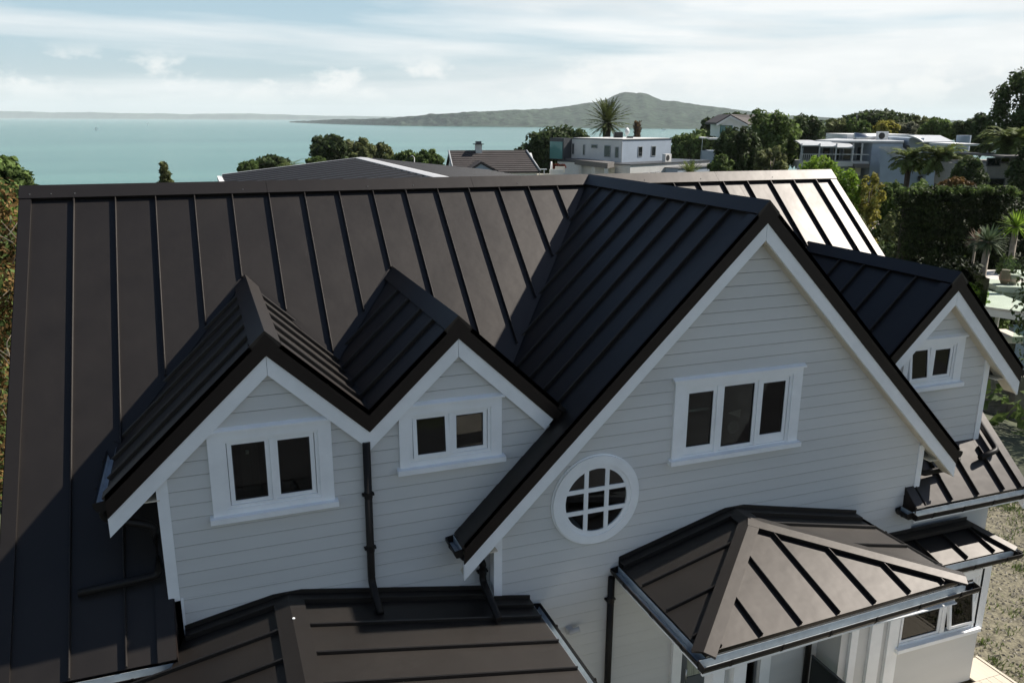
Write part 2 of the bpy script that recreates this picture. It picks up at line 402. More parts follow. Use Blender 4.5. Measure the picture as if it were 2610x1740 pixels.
d1 = gable_roof('dormer_roof', X1, ZD, TD, YD, -1.2, 1.584, XV-X1, [-1.83, -2.36, -2.88, -3.40, -3.92], cuts_r=[-1.81, -2.35, -2.88, -3.41, -3.92])
d2 = gable_roof('dormer_roof', X2, ZD, TD, YD, -1.2, X2-XV, 1.25, [-2.14, -2.72, -3.33, -3.88])
arm(d1, X1, ZD, TD, YD, -1, 1.584); arm(d1, X1, ZD, TD, YD, 1, XV-X1)
arm(d2, X2, ZD, TD, YD, -1, X2-XV); arm(d2, X2, ZD, TD, YD, 1, 1.20, endb=.075, ends=.10)
zv = ZD-TD*(XV-X1)
MB().prism([(XV-.11, -1.2, zv+.075), (XV, -1.2, zv+.012), (XV+.11, -1.2, zv+.075), (XV+.11, -1.2, zv+.06), (XV, -1.2, zv-.02), (XV-.11, -1.2, zv+.06)], (0, -3.2, 0)).build('valley_flashing', 'roof_trim', d1)
# soffit boards under the verges and eaves
def soffit(xr, zr, t, yf, yw, s, w0, w1, drop=HB+HW+.008):
    P = lambda w, y: Vector((xr+s*w, y, zr-t*w-drop))
    MB().prism([P(w0, yf+.045), P(w1, yf+.045), P(w1, yw+.03), P(w0, yw+.03)], (0, 0, .012)).build('soffit', 'soffit', HOUSE)
soffit(XG, 0, TG, YG, YB, 1, 0, WGR-.02); soffit(XG, 0, TG, YG, YB, -1, 0, WGL-.02)
soffit(X3, Z3, TG, Y3, Y2, 1, 0, 1.48); soffit(X3, Z3, TG, Y3, Y2, -1, 0, 1.25)
soffit(X1, ZD, TD, YD, YW, -1, 0, 1.56)
def eave_soffit(x0, x1, y0, y1, z):
    MB().box(x0, x1, y0, y1, z, z+.012).build('soffit', 'soffit', HOUSE)
eave_soffit(8.70, XG+WGR-.03, YG+.05, -4.1, -TG*(8.9-XG)-.36)
eave_soffit(10.26, X3+1.47, Y3+.05, -2.8, Z3-TG*1.30-.33)
eave_soffit(-1.55, -1.10, YD+.05, -3.2, ZD-TD*1.34-.33)
eave_soffit(XG-WGL+.03, 2.34, YG+.05, -4.33, -TG*3.45-.36)

# ---- weatherboard walls
PITCHB = 0.1517
def wall(y, z_lines0, zlo, zhi, bounds, holes=(), breaks=(), name='wall', backing=None):
    """boards clipped to bounds(z)->[(left,right)], each lapping the one below; holes are (x0,x1,z0,z1)"""
    part = backing.build(name, 'weatherboard', HOUSE)
    k = math.floor((zlo-z_lines0)/PITCHB); z = z_lines0+k*PITCHB
    while z < zhi:
        lv = sorted([max(z, zlo), min(z+PITCHB, zhi)]+[k_ for k_ in breaks if max(z, zlo)+.004 < k_ < min(z+PITCHB, zhi)-.004])
        for zb, zt, i, (a, b), it in [(l0, l1, i, ab, bounds(l1-1e-4)) for l0, l1 in zip(lv, lv[1:]) for i, ab in enumerate(bounds(l0+1e-4))]:
            if b-a < .02: continue
            a2, b2 = it[i] if i < len(it) else ((a+b)/2, (a+b)/2)
            if b2 < a2: a2 = b2 = (a2+b2)/2
            segs = [(a, b, a2, b2, zb, zt)]
            for (hx0, hx1, hz0, hz1) in holes:
                new = []
                for (p, q, p2, q2, s0, s1) in segs:
                    if hx1 <= p or hx0 >= q or hz1 <= s0 or hz0 >= s1: new.append((p, q, p2, q2, s0, s1)); continue
                    if p < hx0: new.append((p, hx0, min(p2, hx0), hx0, s0, s1))
                    if q > hx1: new.append((hx1, q, hx1, max(q2, hx1), s0, s1))
                    xa, xb = max(p, hx0), min(q, hx1)
                    if s0 < hz0-.01: new.append((xa, xb, xa, xb, s0, hz0))
                    if s1 > hz1+.01: new.append((xa, xb, xa, xb, hz1, s1))
                segs = new
            for (p, q, p2, q2, s0, s1) in segs:
                if q-p < .012 or s1-s0 < .012: continue
                f0 = .024-.007*(s0-z)/PITCHB; f1 = .024-.007*(s1-z)/PITCHB; s0 = s0+.0062 if s0-z < .02 else s0
                MB().loft([[(p, y, s0), (q, y, s0), (q2, y, s1), (p2, y, s1)], [(p, y-f0, s0+.0), (q, y-f0, s0), (q2, y-f1, s1-.001), (p2, y-f1, s1-.001)]]).build('weatherboard', 'weatherboard', part)
        z += PITCHB
    return part
def tri(xr, zr, t, lo, hi, drop):
    def f(z):
        w = max(0, (zr-drop-z)/t); return (max(lo, xr-w), min(hi, xr+w))
    return f
# dormer front
t1 = tri(X1, ZD, TD, -1.06, XV, .30); t2 = tri(X2, ZD, TD, XV, 3.15, .30)
def bd(z):
    a, b = t1(z); c, d = t2(z)
    if z < -3.85: a = max(a, -1.0)
    if z < -2.38: return [(a, d)]
    return [(a, b), (c, d)]
W1H = (-.44, .44, -2.90, -2.20); W2H = (1.47, 2.34, -2.66, -2.16)
bk = MB(); bk.prism([(-1.0, YW+.06, -4.5), (2.6, YW+.06, -4.5), (2.6, YW+.06, -3.05), (-1.0, YW+.06, -3.05)], (0, .02, 0))
wall(YW, -2.512, -4.45, ZD-.31, bd, [W1H, W2H], (-2.38, -3.85), backing=bk)
# big gable front, down to the ground
W3H = (4.73, 6.30, -3.00, -2.14)
DOOR = (4.93, 6.19, GZ, -5.02)
bk = MB(); bk.prism([(2.4, YB+.06, GZ), (4.6, YB+.06, GZ), (4.6, YB+.06, -3.2), (2.9, YB+.06, -3.6), (2.4, YB+.06, -4.0)], (0, .02, 0))
wall(YB, -2.159, GZ, -.395, lambda z: [tri(XG, 0, TG, 2.36, 8.66, .395)(z)], [W3H, DOOR], backing=bk)
# small gable front
W4H = (8.68, 9.47, -2.64, -2.14)
bk = MB(); bk.prism([(9.6, Y2+.06, -3.8), (10.2, Y2+.06, -3.8), (10.2, Y2+.06, -2.9), (9.6, Y2+.06, -2.9)], (0, .02, 0))
wall(Y2, -2.98, -3.80, Z3-.395, lambda z: [tri(X3, Z3, TG, 7.95, 10.22, .395)(z)], [W4H], backing=bk)
# corner boards
def cboard(x0, x1, y, z0, z1, dep=.10, side=0):
    m = MB(); m.box(x0, x1, y-.034, y+.02, z0, z1)
    if side: xs = x0 if side < 0 else x1-.022; m.box(xs, xs+.022, y+.021, y+dep, z0, z1)
    m.build('corner_board', 'white_trim', HOUSE)
cboard(-1.125, -1.015, YW, -3.86, -2.50, side=-1); cboard(2.33, 2.43, YB, -4.44, -3.58, side=-1)
cboard(8.595, 8.69, YB, -4.03, -3.40, side=1); cboard(10.15, 10.25, Y2, -3.71, -2.42, side=1)
MB().box(-1.012, -.985, YW-.03, YW+.02, -4.30, -3.84).build('corner_board', 'white_trim', HOUSE)
# side walls of dormers and gables (seen only edge-on)
def plain(pts, vec): return MB().prism(pts, vec).build('side_wall', 'weatherboard', HOUSE)
plain([(-1.10, YW+.1, -3.92), (-1.10, YW+.1, -2.4), (-1.10, -2.75, -2.4)], (.04, 0, 0))
plain([(2.36, YB+.1, -4.5), (2.36, YB+.1, -3.5), (2.36, -4.25, -3.5), (2.36, -4.25, -4.5)], (.04, 0, 0))
plain([(8.66, YB+.1, -4.1), (8.66, YB+.1, -3.3), (8.66, -3.7, -3.3)], (-.04, 0, 0))
plain([(10.22, Y2+.1, -3.72), (10.22, Y2+.1, -2.3), (10.22, -2.6, -2.3)], (-.04, 0, 0))
# body of the house below the eaves
plain([(XL+.35, 4.3, GZ-.3), (XL+.35, -4.3, GZ-.3), (XL+.35, -4.3, -4.05), (XL+.35, 0, -.25), (XL+.35, 4.3, -4.05)], (.05, 0, 0))
plain([(XR-.35, 4.3, GZ-.3), (XR-.35, -4.3, GZ-.3), (XR-.35, -4.3, -4.05), (XR-.35, 0, -.25), (XR-.35, 4.3, -4.05)], (-.05, 0, 0))
plain([(XL+.35, 4.3, GZ-.3), (XR-.35, 4.3, GZ-.3), (XR-.35, 4.3, -3.9), (XL+.35, 4.3, -3.9)], (0, .05, 0))
plain([(XL+.35, -4.36, GZ-.3), (2.38, -4.36, GZ-.3), (2.38, -4.36, -4.46), (XL+.35, -4.36, -4.46)], (0, .05, 0))
plain([(8.66, -4.50, GZ-.3), (10.25, -4.50, GZ-.3), (10.25, -4.50, -4.42), (8.66, -4.50, -4.42)], (0, .05, 0))

# ---- windows
def window(y, x0, x1, z0, z1, lights, label=None, head=True, sillx=.035, tilt=(), lining=.55, frames=True):
    """white casing round the opening; lights = (x0,x1,z0,z1) of each glass"""
    f = y-.050
    gx0 = min(l[0] for l in lights)-.085; gx1 = max(l[1] for l in lights)+.085; gz0 = min(l[2] for l in lights)-.075; gz1 = max(l[3] for l in lights)+.06
    m = MB()
    m.box(x0, gx0, f, y, z0, z1); m.box(gx1, x1, f, y, z0, z1); m.box(gx0, gx1, f, y, gz1, z1); m.box(gx0, gx1, f+.004, y, z0, gz0)
    w = m.build('window', 'white_trim', HOUSE, label)
    fr = MB(); g = y-.034                                           # inner frame
    fr.box(gx0, gx0+.035, g, y+.05, gz0, gz1); fr.box(gx1-.035, gx1, g, y+.05, gz0, gz1); fr.box(gx0+.035, gx1-.035, g, y+.05, gz1-.03, gz1); fr.box(gx0+.035, gx1-.035, g, y+.05, gz0, gz0+.035)
    fr.build('frame', 'white_trim', w)
    for a, b in zip(lights, lights[1:]):
        c0, c1 = a[1]+.045, b[0]-.045
        if c1-c0 > .01: MB().box(c0, c1, g-.004, y+.04, gz0+.036, gz1-.031).build('mullion', 'white_trim', w)
    for i, (a, b, c, d) in enumerate(lights):
        tl = tilt[i] if i < len(tilt) else 0.0
        xf = Matrix.Translation((0, y-.01, d)) @ Matrix.Rotation(-tl, 4, 'X') @ Matrix.Translation((0, -(y-.01), -d))
        s = MB(xf); q = y-.022
        e0, e1 = (gz0+.037, gz1-.032) if not tl else (c-.038, d+.028); s.box(a-.044, a, q, y+.02, e0, e1); s.box(b, b+.044, q, y+.02, e0, e1); s.box(a, b, q, y+.02, d, gz1-.032 if not tl else d+.028); s.box(a, b, q, y+.02, gz0+.037 if not tl else c-.038, c)
        sa = s.build('sash', 'white_trim', w)
        s = MB(xf); e = .010
        s.box(a, a+e, y-.012, y+.006, c, d); s.box(b-e, b, y-.012, y+.006, c, d); s.box(a+e, b-e, y-.012, y+.006, d-e, d); s.box(a+e, b-e, y-.012, y+.006, c, c+e)
        s.build('gasket', 'gasket', w)
        MB(xf).box(a+.002, b-.002, y-.006, y-.001, c+.002, d-.002).build('pane', 'pane', w)
    if head:
        MB().prism([(x0-.03, y-.075, z1+.002), (x0-.03, y, z1+.002), (x0-.03, y, z1+.06), (x0-.03, y-.075, z1+.022)], (x1-x0+.06, 0, 0)).build('head_flashing', 'white_trim', w)
    MB().prism([(x0-sillx, y-.105, z0-.062), (x0-sillx, y, z0-.062), (x0-sillx, y, z0+.012), (x0-sillx, y-.04, z0+.004), (x0-sillx, y-.105, z0-.006)], (x1-x0+2*sillx, 0, 0)).build('sill', 'white_trim', w)
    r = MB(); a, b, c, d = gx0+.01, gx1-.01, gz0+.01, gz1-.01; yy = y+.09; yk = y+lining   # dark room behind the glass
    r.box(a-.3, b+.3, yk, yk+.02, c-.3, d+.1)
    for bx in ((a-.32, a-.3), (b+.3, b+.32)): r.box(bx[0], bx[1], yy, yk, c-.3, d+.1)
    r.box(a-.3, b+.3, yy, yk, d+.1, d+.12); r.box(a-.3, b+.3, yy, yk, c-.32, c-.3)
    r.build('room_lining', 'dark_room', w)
    return w
w1 = window(YW, -.615, .605, -2.985, -2.085, [(-.390, -.066, -2.848, -2.236), (.060, .382, -2.848, -2.246)], 'two-light casement window under the left dormer peak')
w2 = window(YW, 1.325, 2.500, -2.745, -2.050, [(1.524, 1.844, -2.610, -2.206), (1.974, 2.288, -2.606, -2.213)], 'two-light window in the middle dormer with left sash ajar', tilt=(math.radians(5),))
w3 = window(YB, 4.600, 6.445, -3.025, -2.040, [(4.808, 5.155, -2.902, -2.212), (5.308, 5.750, -2.962, -2.177), (5.878, 6.215, -2.884, -2.198)], 'wide three-light window in the big gable')
w4 = window(Y2, 8.56, 9.665, -2.705, -2.035, [(8.72, 9.00, -2.576, -2.178), (9.150, 9.432, -2.577, -2.196)], 'small two-light window in the right gable, left sash ajar', tilt=(math.radians(7),))
MB().box(9.13, 9.45, Y2+.10, Y2+.11, -2.66, -2.1).build('curtain', 'curtain', w4)
MB().prism([(5.48, YB+.10, -2.585), (5.66, YB+.10, -2.555), (5.655, YB+.10, -2.665)], (0, .012, 0)).build('paper_shade', 'lamp_shade', w3)
m = MB(); m.loft([[(5.60+r_*math.cos(k*math.pi/10), YB+.14+z_, -2.80+r_*math.sin(k*math.pi/10)) for k in range(20)] for r_, z_ in ((.085, 0), (.07, .03), (.02, .045))]); m.build('dish', 'steel', w3)
m = MB(); m.loft([[(6.02+r_*math.cos(k*math.pi/6), YB+.16+r_*math.sin(k*math.pi/6), z_) for k in range(12)] for r_, z_ in ((.02, -2.66), (.045, -2.62), (.05, -2.55), (.03, -2.48))]); m.build('vase', 'steel', w3)
MB().box(4.74, 5.22, YB+.11, YB+.14, -2.98, -2.50).build('screen', 'fascia_metal', w3); MB().box(4.74, 5.22, YB+.10, YB+.15, -2.50, -2.47).build('roof_edge_reflection', 'white_trim', w3)  # dark panel and pale rail stand in for a roof reflected in the glass
MB().box(-.30, -.12, YW+.30, YW+.33, -2.9, -2.35).build('curtain', 'curtain', w1); MB().box(-.25, -.22, YW+.14, YW+.17, -2.42, -2.38).build('lamp', 'lamp_shade', w1)
# round window with nine panes
cxr, czr = 3.607, -3.385
def ring(r0, r1, y0, y1, n=64):
    m = MB(); C = lambda r, y, a: (cxr+r*math.cos(a), y, czr+r*math.sin(a))
    for i in range(n):
        a, b = 2*math.pi*i/n, 2*math.pi*(i+1)/n
        m.poly([C(r0, y0, a), C(r1, y0, a), C(r1, y0, b), C(r0, y0, b)]); m.poly([C(r1, y0, a), C(r1, y1, a), C(r1, y1, b), C(r1, y0, b)]); m.poly([C(r0, y0, a), C(r0, y1, a), C(r0, y1, b), C(r0, y0, b)])
    return m
rw = ring(.455, .558, YB-.062, YB).build('round_window', 'white_trim', HOUSE, 'round nine-pane porthole window in the big gable wall')
ring(.40, .456, YB-.050, YB).build('frame', 'white_trim', rw)
ring(.50, .575, YB-.035, YB).build('trim_ring', 'white_trim', rw)
m = MB(); m.prism([(cxr+.41*math.cos(2*math.pi*i/48), YB-.027, czr+.41*math.sin(2*math.pi*i/48)) for i in range(48)], (0, .002, 0)); m.build('room_lining', 'dark_room', rw)  # flat dark disc stands in for the unlit room behind the panes
mu = .135; mw = .027
def arc_pane(xa, xb, za, zb):
    pts = [Vector((cxr+.398*math.cos(2*math.pi*i/96), YB-.034, czr+.398*math.sin(2*math.pi*i/96))) for i in range(96)]
    q = clip(clip(pts, 0, cxr+xa, cxr+xb), 2, czr+za, czr+zb)
    if len(q) > 2: MB().prism(q, (0, .003, 0)).build('pane', 'pane', rw)
cuts_ = [(-.4, -mu-mw), (-mu+mw, mu-mw), (mu+mw, .4)]
for xa, xb in cuts_:
    for za, zb in cuts_: arc_pane(xa, xb, za, zb)
hl = math.sqrt(.405**2-mu**2)
for s in (-1, 1):
    MB().box(cxr+s*mu-mw, cxr+s*mu+mw, YB-.046, YB-.028, czr-hl, czr+hl).build('muntin', 'white_trim', rw)
    for a, b in ((-hl, -mu-mw), (-mu+mw, mu-mw), (mu+mw, hl)):
        MB().box(cxr+a, cxr+b, YB-.0465, YB-.028, czr+s*mu-mw, czr+s*mu+mw).build('muntin', 'white_trim', rw)

# ---- gutters and downpipes
def gutter(a, b, out, w=.115, h=.085, brackets=.62, ends=True, name='gutter'):
    """quad gutter along a-b, open at the top; a, b = back top edge, out = unit vector away from the roof"""
    a, b, o = Vector(a), Vector(b), Vector(out); z = Vector((0, 0, 1)); t = .007
    prof = [(0, .02), (0, -h), (w*.75, -h), (w, -h*.45), (w, 0), (w-.012, 0), (w-.012-t, -h*.42), (w*.75-t, -h+t), (t, -h+t), (t, .02)]
    g = MB().prism([a+o*p+z*q for p, q in prof], b-a).build(name, 'pipe', HOUSE)
    li = [(t+.001, .018), (t+.001, -h+t+.001), (w*.75-t, -h+t+.001), (w-.013-t, -h*.42), (w-.013-t, -h*.40), (w*.75-t-.004, -h+t+.004), (t+.004, -h+t+.004), (t+.004, .018)]
    MB().prism([a+o*p+z*q for p, q in li], b-a).build('gutter_sky_lining', 'gutter_sky_tint', g)
    d = (b-a).normalized(); n = max(1, int((b-a).length/brackets))
    for i in range(n):
        p = a+(b-a)*((i+.5)/n)
        MB().prism([p+o*(w-.004)+z*.010, p+o*(w+.008)+z*.010, p+o*(w+.008)-z*h*.5, p+o*(w*.75)-z*(h+.006), p+o*(w*.75)-z*(h-.006), p+o*(w-.002)-z*h*.45], d*.028).build('bracket', 'pipe', g)
    if ends:
        for p, s in ((a, -1), (b, 1)):
            MB().prism([p+o*q+z*r for q, r in prof[:5]], d*s*.006).build('stop_end', 'pipe', g)
    return g
gz = zmain(YE)-.05
gutter((XL-.02, YE-.0, gz), (-1.1, YE-.0, gz), (0, -1, 0)); 
MB().box(XL+.02, -1.1, YE+.004, YE+.03, gz-.16, gz+.0).build('fascia_board', 'white_trim', HOUSE)
gutter((8.40, YE-.0, gz), (XR+.06, YE-.0, gz), (0, -1, 0), brackets=.5)
MB().box(8.47, XR-.02, YE+.004, YE+.03, gz-.17, gz+.0).build('fascia_board', 'white_trim', HOUSE)
gutter((8.40, YE-.02, gz), (8.40, -4.60, gz), (-1, 0, 0), w=.10)
ze = -TG*WGL
gutter((XG-WGL-.002, YG+.04, ze-.03), (XG-WGL-.002, -4.36, ze-.03), (-1, 0, 0), w=.105)
ze2 = ZD-TD*1.584
gutter((X1-1.586, YD+.03, ze2-.02), (X1-1.586, -2.95, ze2-.02), (-1, 0, 0), w=.115, h=.09)
zr_ = -TG*WGR
gutter((XG+WGR+.002, -4.15, zr_-.03), (XG+WGR+.002, YG+.03, zr_-.03), (1, 0, 0))
gutter((X3+1.502, -2.9, Z3-TG*1.5-.03), (X3+1.502, Y3+.03, Z3-TG*1.5-.03), (1, 0, 0))
def pipe(pts, r=.042, clips=()):
    p = MB().tube(pts, r, 12).build('downpipe', 'pipe', HOUSE)
    for c in clips:
        c = Vector(c); MB().box(c.x-r-.022, c.x+r+.022, c.y-.010, c.y+r+.01, c.z-.010, c.z+.010).build('bracket', 'pipe', p)
        MB().cyl(c-Vector((0, 0, .035)), r+.004, .07, 12).build('collar', 'pipe', p)
    return p
def bend(pts, r=.07, n=4):
    pts = [Vector(p) for p in pts]; out = [pts[0]]
    for a, b, c in zip(pts, pts[1:], pts[2:]):
        d0 = (a-b).normalized(); d1_ = (c-b).normalized()
        for i in range(n+1):
            s = i/n; out.append((b+d0*r)*(1-s)**2+b*2*s*(1-s)+(b+d1_*r)*s*s)
    return out+[pts[-1]]
pipe(bend([(.962, YW-.075, zv-.30), (.955, YW-.075, -4.03), (.975, YW-.42, -4.23)]), clips=[(.960, YW-.075, -2.98), (.957, YW-.075, -3.62)])
pipe(bend([(1.97, -4.52, -3.72), (1.97, -4.52, -3.86), (2.24, -4.45, -4.0), (2.24, -4.45, -4.26), (2.24, -5.02, -4.42)], .06), clips=[(2.24, -4.45, -4.14)])
pipe(bend([(-1.62, -4.28, ze2-.10), (-1.62, -4.28, ze2-.24), (-1.19, -4.22, ze2-.42), (-1.19, -4.22, -3.60), (-1.95, -4.22, -3.66)], .07))
pipe(bend([(8.78, -4.35, -3.60), (8.78, -4.35, -3.78), (8.80, -4.52, -3.88), (9.25, -4.50, -3.88)], .06))
pipe(bend([(10.36, -3.4, -2.7), (10.36, -3.4, -2.93), (10.38, -4.38, -3.80), (9.98, -4.44, -3.84)], .07))
# ---- low roof in front, bottom left
LZ, LS = -4.06, .19
LX0, LX1, LXR, LYF = -2.72, 2.80, .05, -6.25
zl0, zl1 = LZ-LS*(LXR-LX0), LZ-LS*(LX1-LXR)
LYE = LYF-2.3
La = [Vector((LXR, YW-.02, LZ)), Vector((LXR, LYF, LZ)), Vector((LX0, LYE, zl0)), Vector((LX0, -4.93, zl0)), Vector((-1.15, -4.93, LZ-LS*1.2)), Vector((-1.0, YW-.02, LZ-LS*1.05))]
Lb = [Vector((LXR, YW-.02, LZ)), Vector((LXR, LYF, LZ)), Vector((LX1, LYE, zl1)), Vector((LX1, YB-.03, zl1)), Vector((2.33, YB-.03, LZ-LS*2.28)), Vector((2.33, YW-.02, LZ-LS*2.28))]
Lc = [Vector((LXR, LYF, LZ)), Vector((LX1, LYE, zl1)), Vector((LX0, LYE, zl0))]
low = slab([La, Lb, Lc], .06, .012).build('low_roof', 'fascia_metal', HOUSE)
lc = [-4.93-.49*k for k in range(0, 8)]
facet(low, La, 1, lc, gap0=.12, gap1=.02); facet(low, Lb, 1, lc, gap0=.12, gap1=.02); facet(low, Lc, 0, [LXR+.5*k for k in range(-5, 6)], gap0=.1, gap1=.02)
nla, nlb, nlc = normal(La), normal(Lb), normal(Lc)
cap(low, (LXR, YW-.02, LZ), (LXR, LYF, LZ), nla, nlb, w=.15, h=.05)
cap(low, (LXR, LYF, LZ), La[2], nla, nlc, w=.13, h=.05, name='hip_cap'); cap(low, (LXR, LYF, LZ), Lb[2], nlb, nlc, w=.13, h=.05, name='hip_cap')
MB().cyl(Vector((.06, -4.86, LZ+.055)), .014, .008, 8).build('rivet', 'white_trim', low)
def apron(pts, y, up=.10, out=.13, slope=None, name='apron_flashing', parent=None):
    for (xa, za), (xb, zb) in zip(pts, pts[1:]):
        m = MB(); m.prism([(xa, y, za+.005), (xb, y, zb+.005), (xb, y, zb+up), (xa, y, za+up)], (0, -.012, 0))
        m.prism([(xa, y-.012, za+.045), (xb, y-.012, zb+.045), (xb, y-out, zb+.045), (xa, y-out, za+.045)], (0, 0, .008))
        m.prism([(xa, y-out, za+.0), (xb, y-out, zb+.0), (xb, y-out, zb+.053), (xa, y-out, za+.053)], (0, -.006, 0))
        m.build(name, 'roof_trim', parent)
apron([(-1.0, LZ-LS*1.05), (LXR-.15, LZ-LS*.15), (LXR+.15, LZ-LS*.15), (2.33, LZ-LS*2.28)], YW-.025, parent=low)
apron([(2.33, LZ-LS*2.28), (2.78, zl1)], YB-.025, parent=low)
gutter((LX1+.002, LYE, zl1-.035), (LX1+.002, YB-.04, zl1-.035), (1, 0, 0), brackets=.8)
gutter((LX0, LYE-.002, zl0-.035), (LX1, LYE-.002, zl1-.035), (0, -1, 0), brackets=.8)
plain([(2.35, YB-.03, GZ-.3), (2.35, LYE+.45, GZ-.3), (2.35, LYE+.45, zl1-.06), (2.35, YB-.03, zl1-.06)], (.04, 0, 0))
plain([(LX0+.45, LYE+.45, GZ-.3), (2.39, LYE+.45, GZ-.3), (2.39, LYE+.45, zl1-.06), (LX0+.45, LYE+.45, zl1-.06)], (0, -.04, 0))
plain([(LX0+.45, -4.4, GZ-.3), (LX0+.45, LYE+.45, GZ-.3), (LX0+.45, LYE+.45, zl1-.06), (LX0+.45, -4.4, zl1-.06)], (-.04, 0, 0))
# bit of scrap foil left in the gutter corner
# ---- porch roof, bottom right
PZ, PX, PYA = -3.88, 5.585, -4.92
PL, PRr = Vector((3.95, -6.45, -4.31)), Vector((7.62, -6.30, -4.31))
P0, P1 = Vector((PX, YB-.02, PZ)), Vector((PX, PYA, PZ))
Pa = [P0, P1, PL, Vector((3.95, YB-.02, -4.31))]; Pb = [P0, P1, PRr, Vector((7.60, YB-.02, -4.31))]; Pc = [P1, PL, PRr]
porch = slab([Pa, Pb, Pc], .05, .012).build('porch_roof', 'fascia_metal', HOUSE)
facet(porch, Pa, 1, [-5.14, -5.68, -6.2], gap0=.05, gap1=.02); facet(porch, Pb, 1, [-4.96, -5.49, -6.02], gap0=.05, gap1=.02)
facet(porch, Pc, 0, [4.165, 4.69, 5.216, 5.745, 6.272, 6.80, 7.33], gap0=.05, gap1=.015)
na, nb, nc = normal(Pa), normal(Pb), normal(Pc)
cap(porch, P0, P1, na, nb, w=.14, h=.05)
cap(porch, P1-(PL-P1).normalized()*.04, PL+(PL-P1).normalized()*.03, na, nc, w=.12, h=.052, name='hip_cap'); cap(porch, P1-(PRr-P1).normalized()*.04, PRr+(PRr-P1).normalized()*.03, nb, nc, w=.12, h=.054, name='hip_cap')
apron([(3.95, -4.31), (PX-.14, PZ-.03), (PX+.14, PZ-.03), (7.6, -4.31)], YB-.025, parent=porch)
gutter((3.948, YB-.04, -4.345), (3.948, -6.50, -4.345), (-1, 0, 0), brackets=.55)
gutter(PL+Vector((-.10, -.05, -.035)), PRr+Vector((.12, -.05, -.035)), (.04, -1, 0), brackets=.60)
gutter(Vector((7.62, -6.36, -4.345)), Vector((7.60, YB-.04, -4.345)), (1, 0, 0), brackets=.6)
MB().prism([PL+Vector((.02, .03, -.30)), PRr+Vector((-.02, .03, -.30)), PRr+Vector((-.02, .03, -.05)), PL+Vector((.02, .03, -.05))], (0, .03, 0)).build('fascia_board', 'white_trim', HOUSE)
MB().box(3.98, 4.01, -6.40, YB-.03, -4.60, -4.36).build('fascia_board', 'white_trim', HOUSE)
MB().box(7.54, 7.57, -6.25, YB-.03, -4.60, -4.36).build('fascia_board', 'white_trim', HOUSE)
MB().box(4.02, 7.53, -6.36, YB-.03, -4.58, -4.565).build('porch_ceiling', 'white_trim', HOUSE)
for x in (4.31, 4.58, 7.0, 7.27):
    q = MB(); q.box(x-.075, x+.075, -6.24, -6.09, GZ, -4.585); q.box(x-.095, x+.095, -6.26, -6.07, GZ, GZ+.16); q.box(x-.09, x+.09, -6.255, -6.075, -4.70, -4.62); 
    if x < 5: q.build('porch_post', 'white_trim', HOUSE)
pipe([(3.835, YB-.075, -4.44), (3.835, YB-.075, GZ)], clips=[(3.835, YB-.075, -4.75), (3.835, YB-.075, -6.2)])
pipe([(7.00, YB-.075, -4.6), (7.00, YB-.075, GZ)])
# entrance: pilasters, panelled door with reeded glass, sidelight
for x0, x1 in ((4.785, 4.925), (5.83, 5.975), (6.20, 6.37)): MB().box(x0, x1, YB-.07, YB+.05, GZ, -4.60).build('pilaster', 'white_trim', HOUSE)
MB().box(4.925, 6.20, YB-.06, YB+.05, -5.02, -4.60).build('door_head', 'white_trim', HOUSE)
mat('reeded', (0.35, 0.37, 0.30), rough=0.25, var=0.4, vscale=6, stretch=(9, 1, .4), bump=.01, bscale=22)
dr = MB()
for a in ((4.93, 5.05), (5.70, 5.825)): dr.box(a[0], a[1], YB-.01, YB+.035, GZ, -5.025)
dr.box(5.05, 5.70, YB-.01, YB+.035, GZ, GZ+.3); dr.box(5.05, 5.70, YB-.01, YB+.035, -5.14, -5.025); dr.box(5.05, 5.70, YB-.01, YB+.035, -6.35, -6.23)
door = dr.build('front_door', 'door_paint', HOUSE)
MB().box(5.05, 5.70, YB+.005, YB+.015, -6.23, -5.14).build('pane', 'reeded', door); MB().box(5.05, 5.70, YB+.0, YB+.02, GZ+.3, -6.35).build('panel', 'door_paint', door)
MB().tube([(5.01, YB-.06, -6.3), (5.01, YB-.06, -6.05)], .012, 8).build('handle', 'steel', door)
for a in ((5.985, 6.02), (6.155, 6.19)): MB().box(a[0], a[1], YB-.01, YB+.03, GZ, -5.025).build('sidelight_frame', 'door_paint', door)
MB().box(6.02, 6.155, YB+.003, YB+.012, GZ+.15, -5.03).build('pane', 'pane', door); MB().box(5.98, 6.2, YB+.5, YB+.52, GZ, -5.0).build('room_lining', 'dark_room', door)
# ---- bay with its own little roof, right
BY, BX0, BX1, BZ = -5.0, 7.2, 9.80, -4.95
b0, b1, b2, b3 = Vector((7.0, YB-.02, -4.78)), Vector((9.72, YB-.02, -4.78)), Vector((10.0, -5.17, BZ)), Vector((7.0, -5.17, BZ))
Ba = [b0, b1, b2, b3]; Bb = [b1, b2, Vector((10.0, YB-.02, BZ))]
bay = slab([Ba, Bb], .05, .012).build('bay_roof', 'fascia_metal', HOUSE)
facet(bay, Ba, 0, [7.55, 8.08, 8.61, 9.13, 9.64], gap1=.015); facet(bay, Bb, 0, [], ribs=False)
cap(bay, b1, b2+(b2-b1)*.05, normal(Ba), normal(Bb), w=.10, h=.05, name='hip_cap')
apron([(7.0, -4.78), (9.72, -4.78)], YB-.025, parent=bay)
gutter((7.0, -5.172, BZ-.035), (10.06, -5.172, BZ-.035), (0, -1, 0), brackets=.6)
gutter((10.002, -5.23, BZ-.035), (10.002, YB-.04, BZ-.035), (1, 0, 0), brackets=.6)
MB().box(7.0, 9.98, -5.14, -5.11, BZ-.2, BZ-.05).build('fascia_board', 'white_trim', HOUSE)
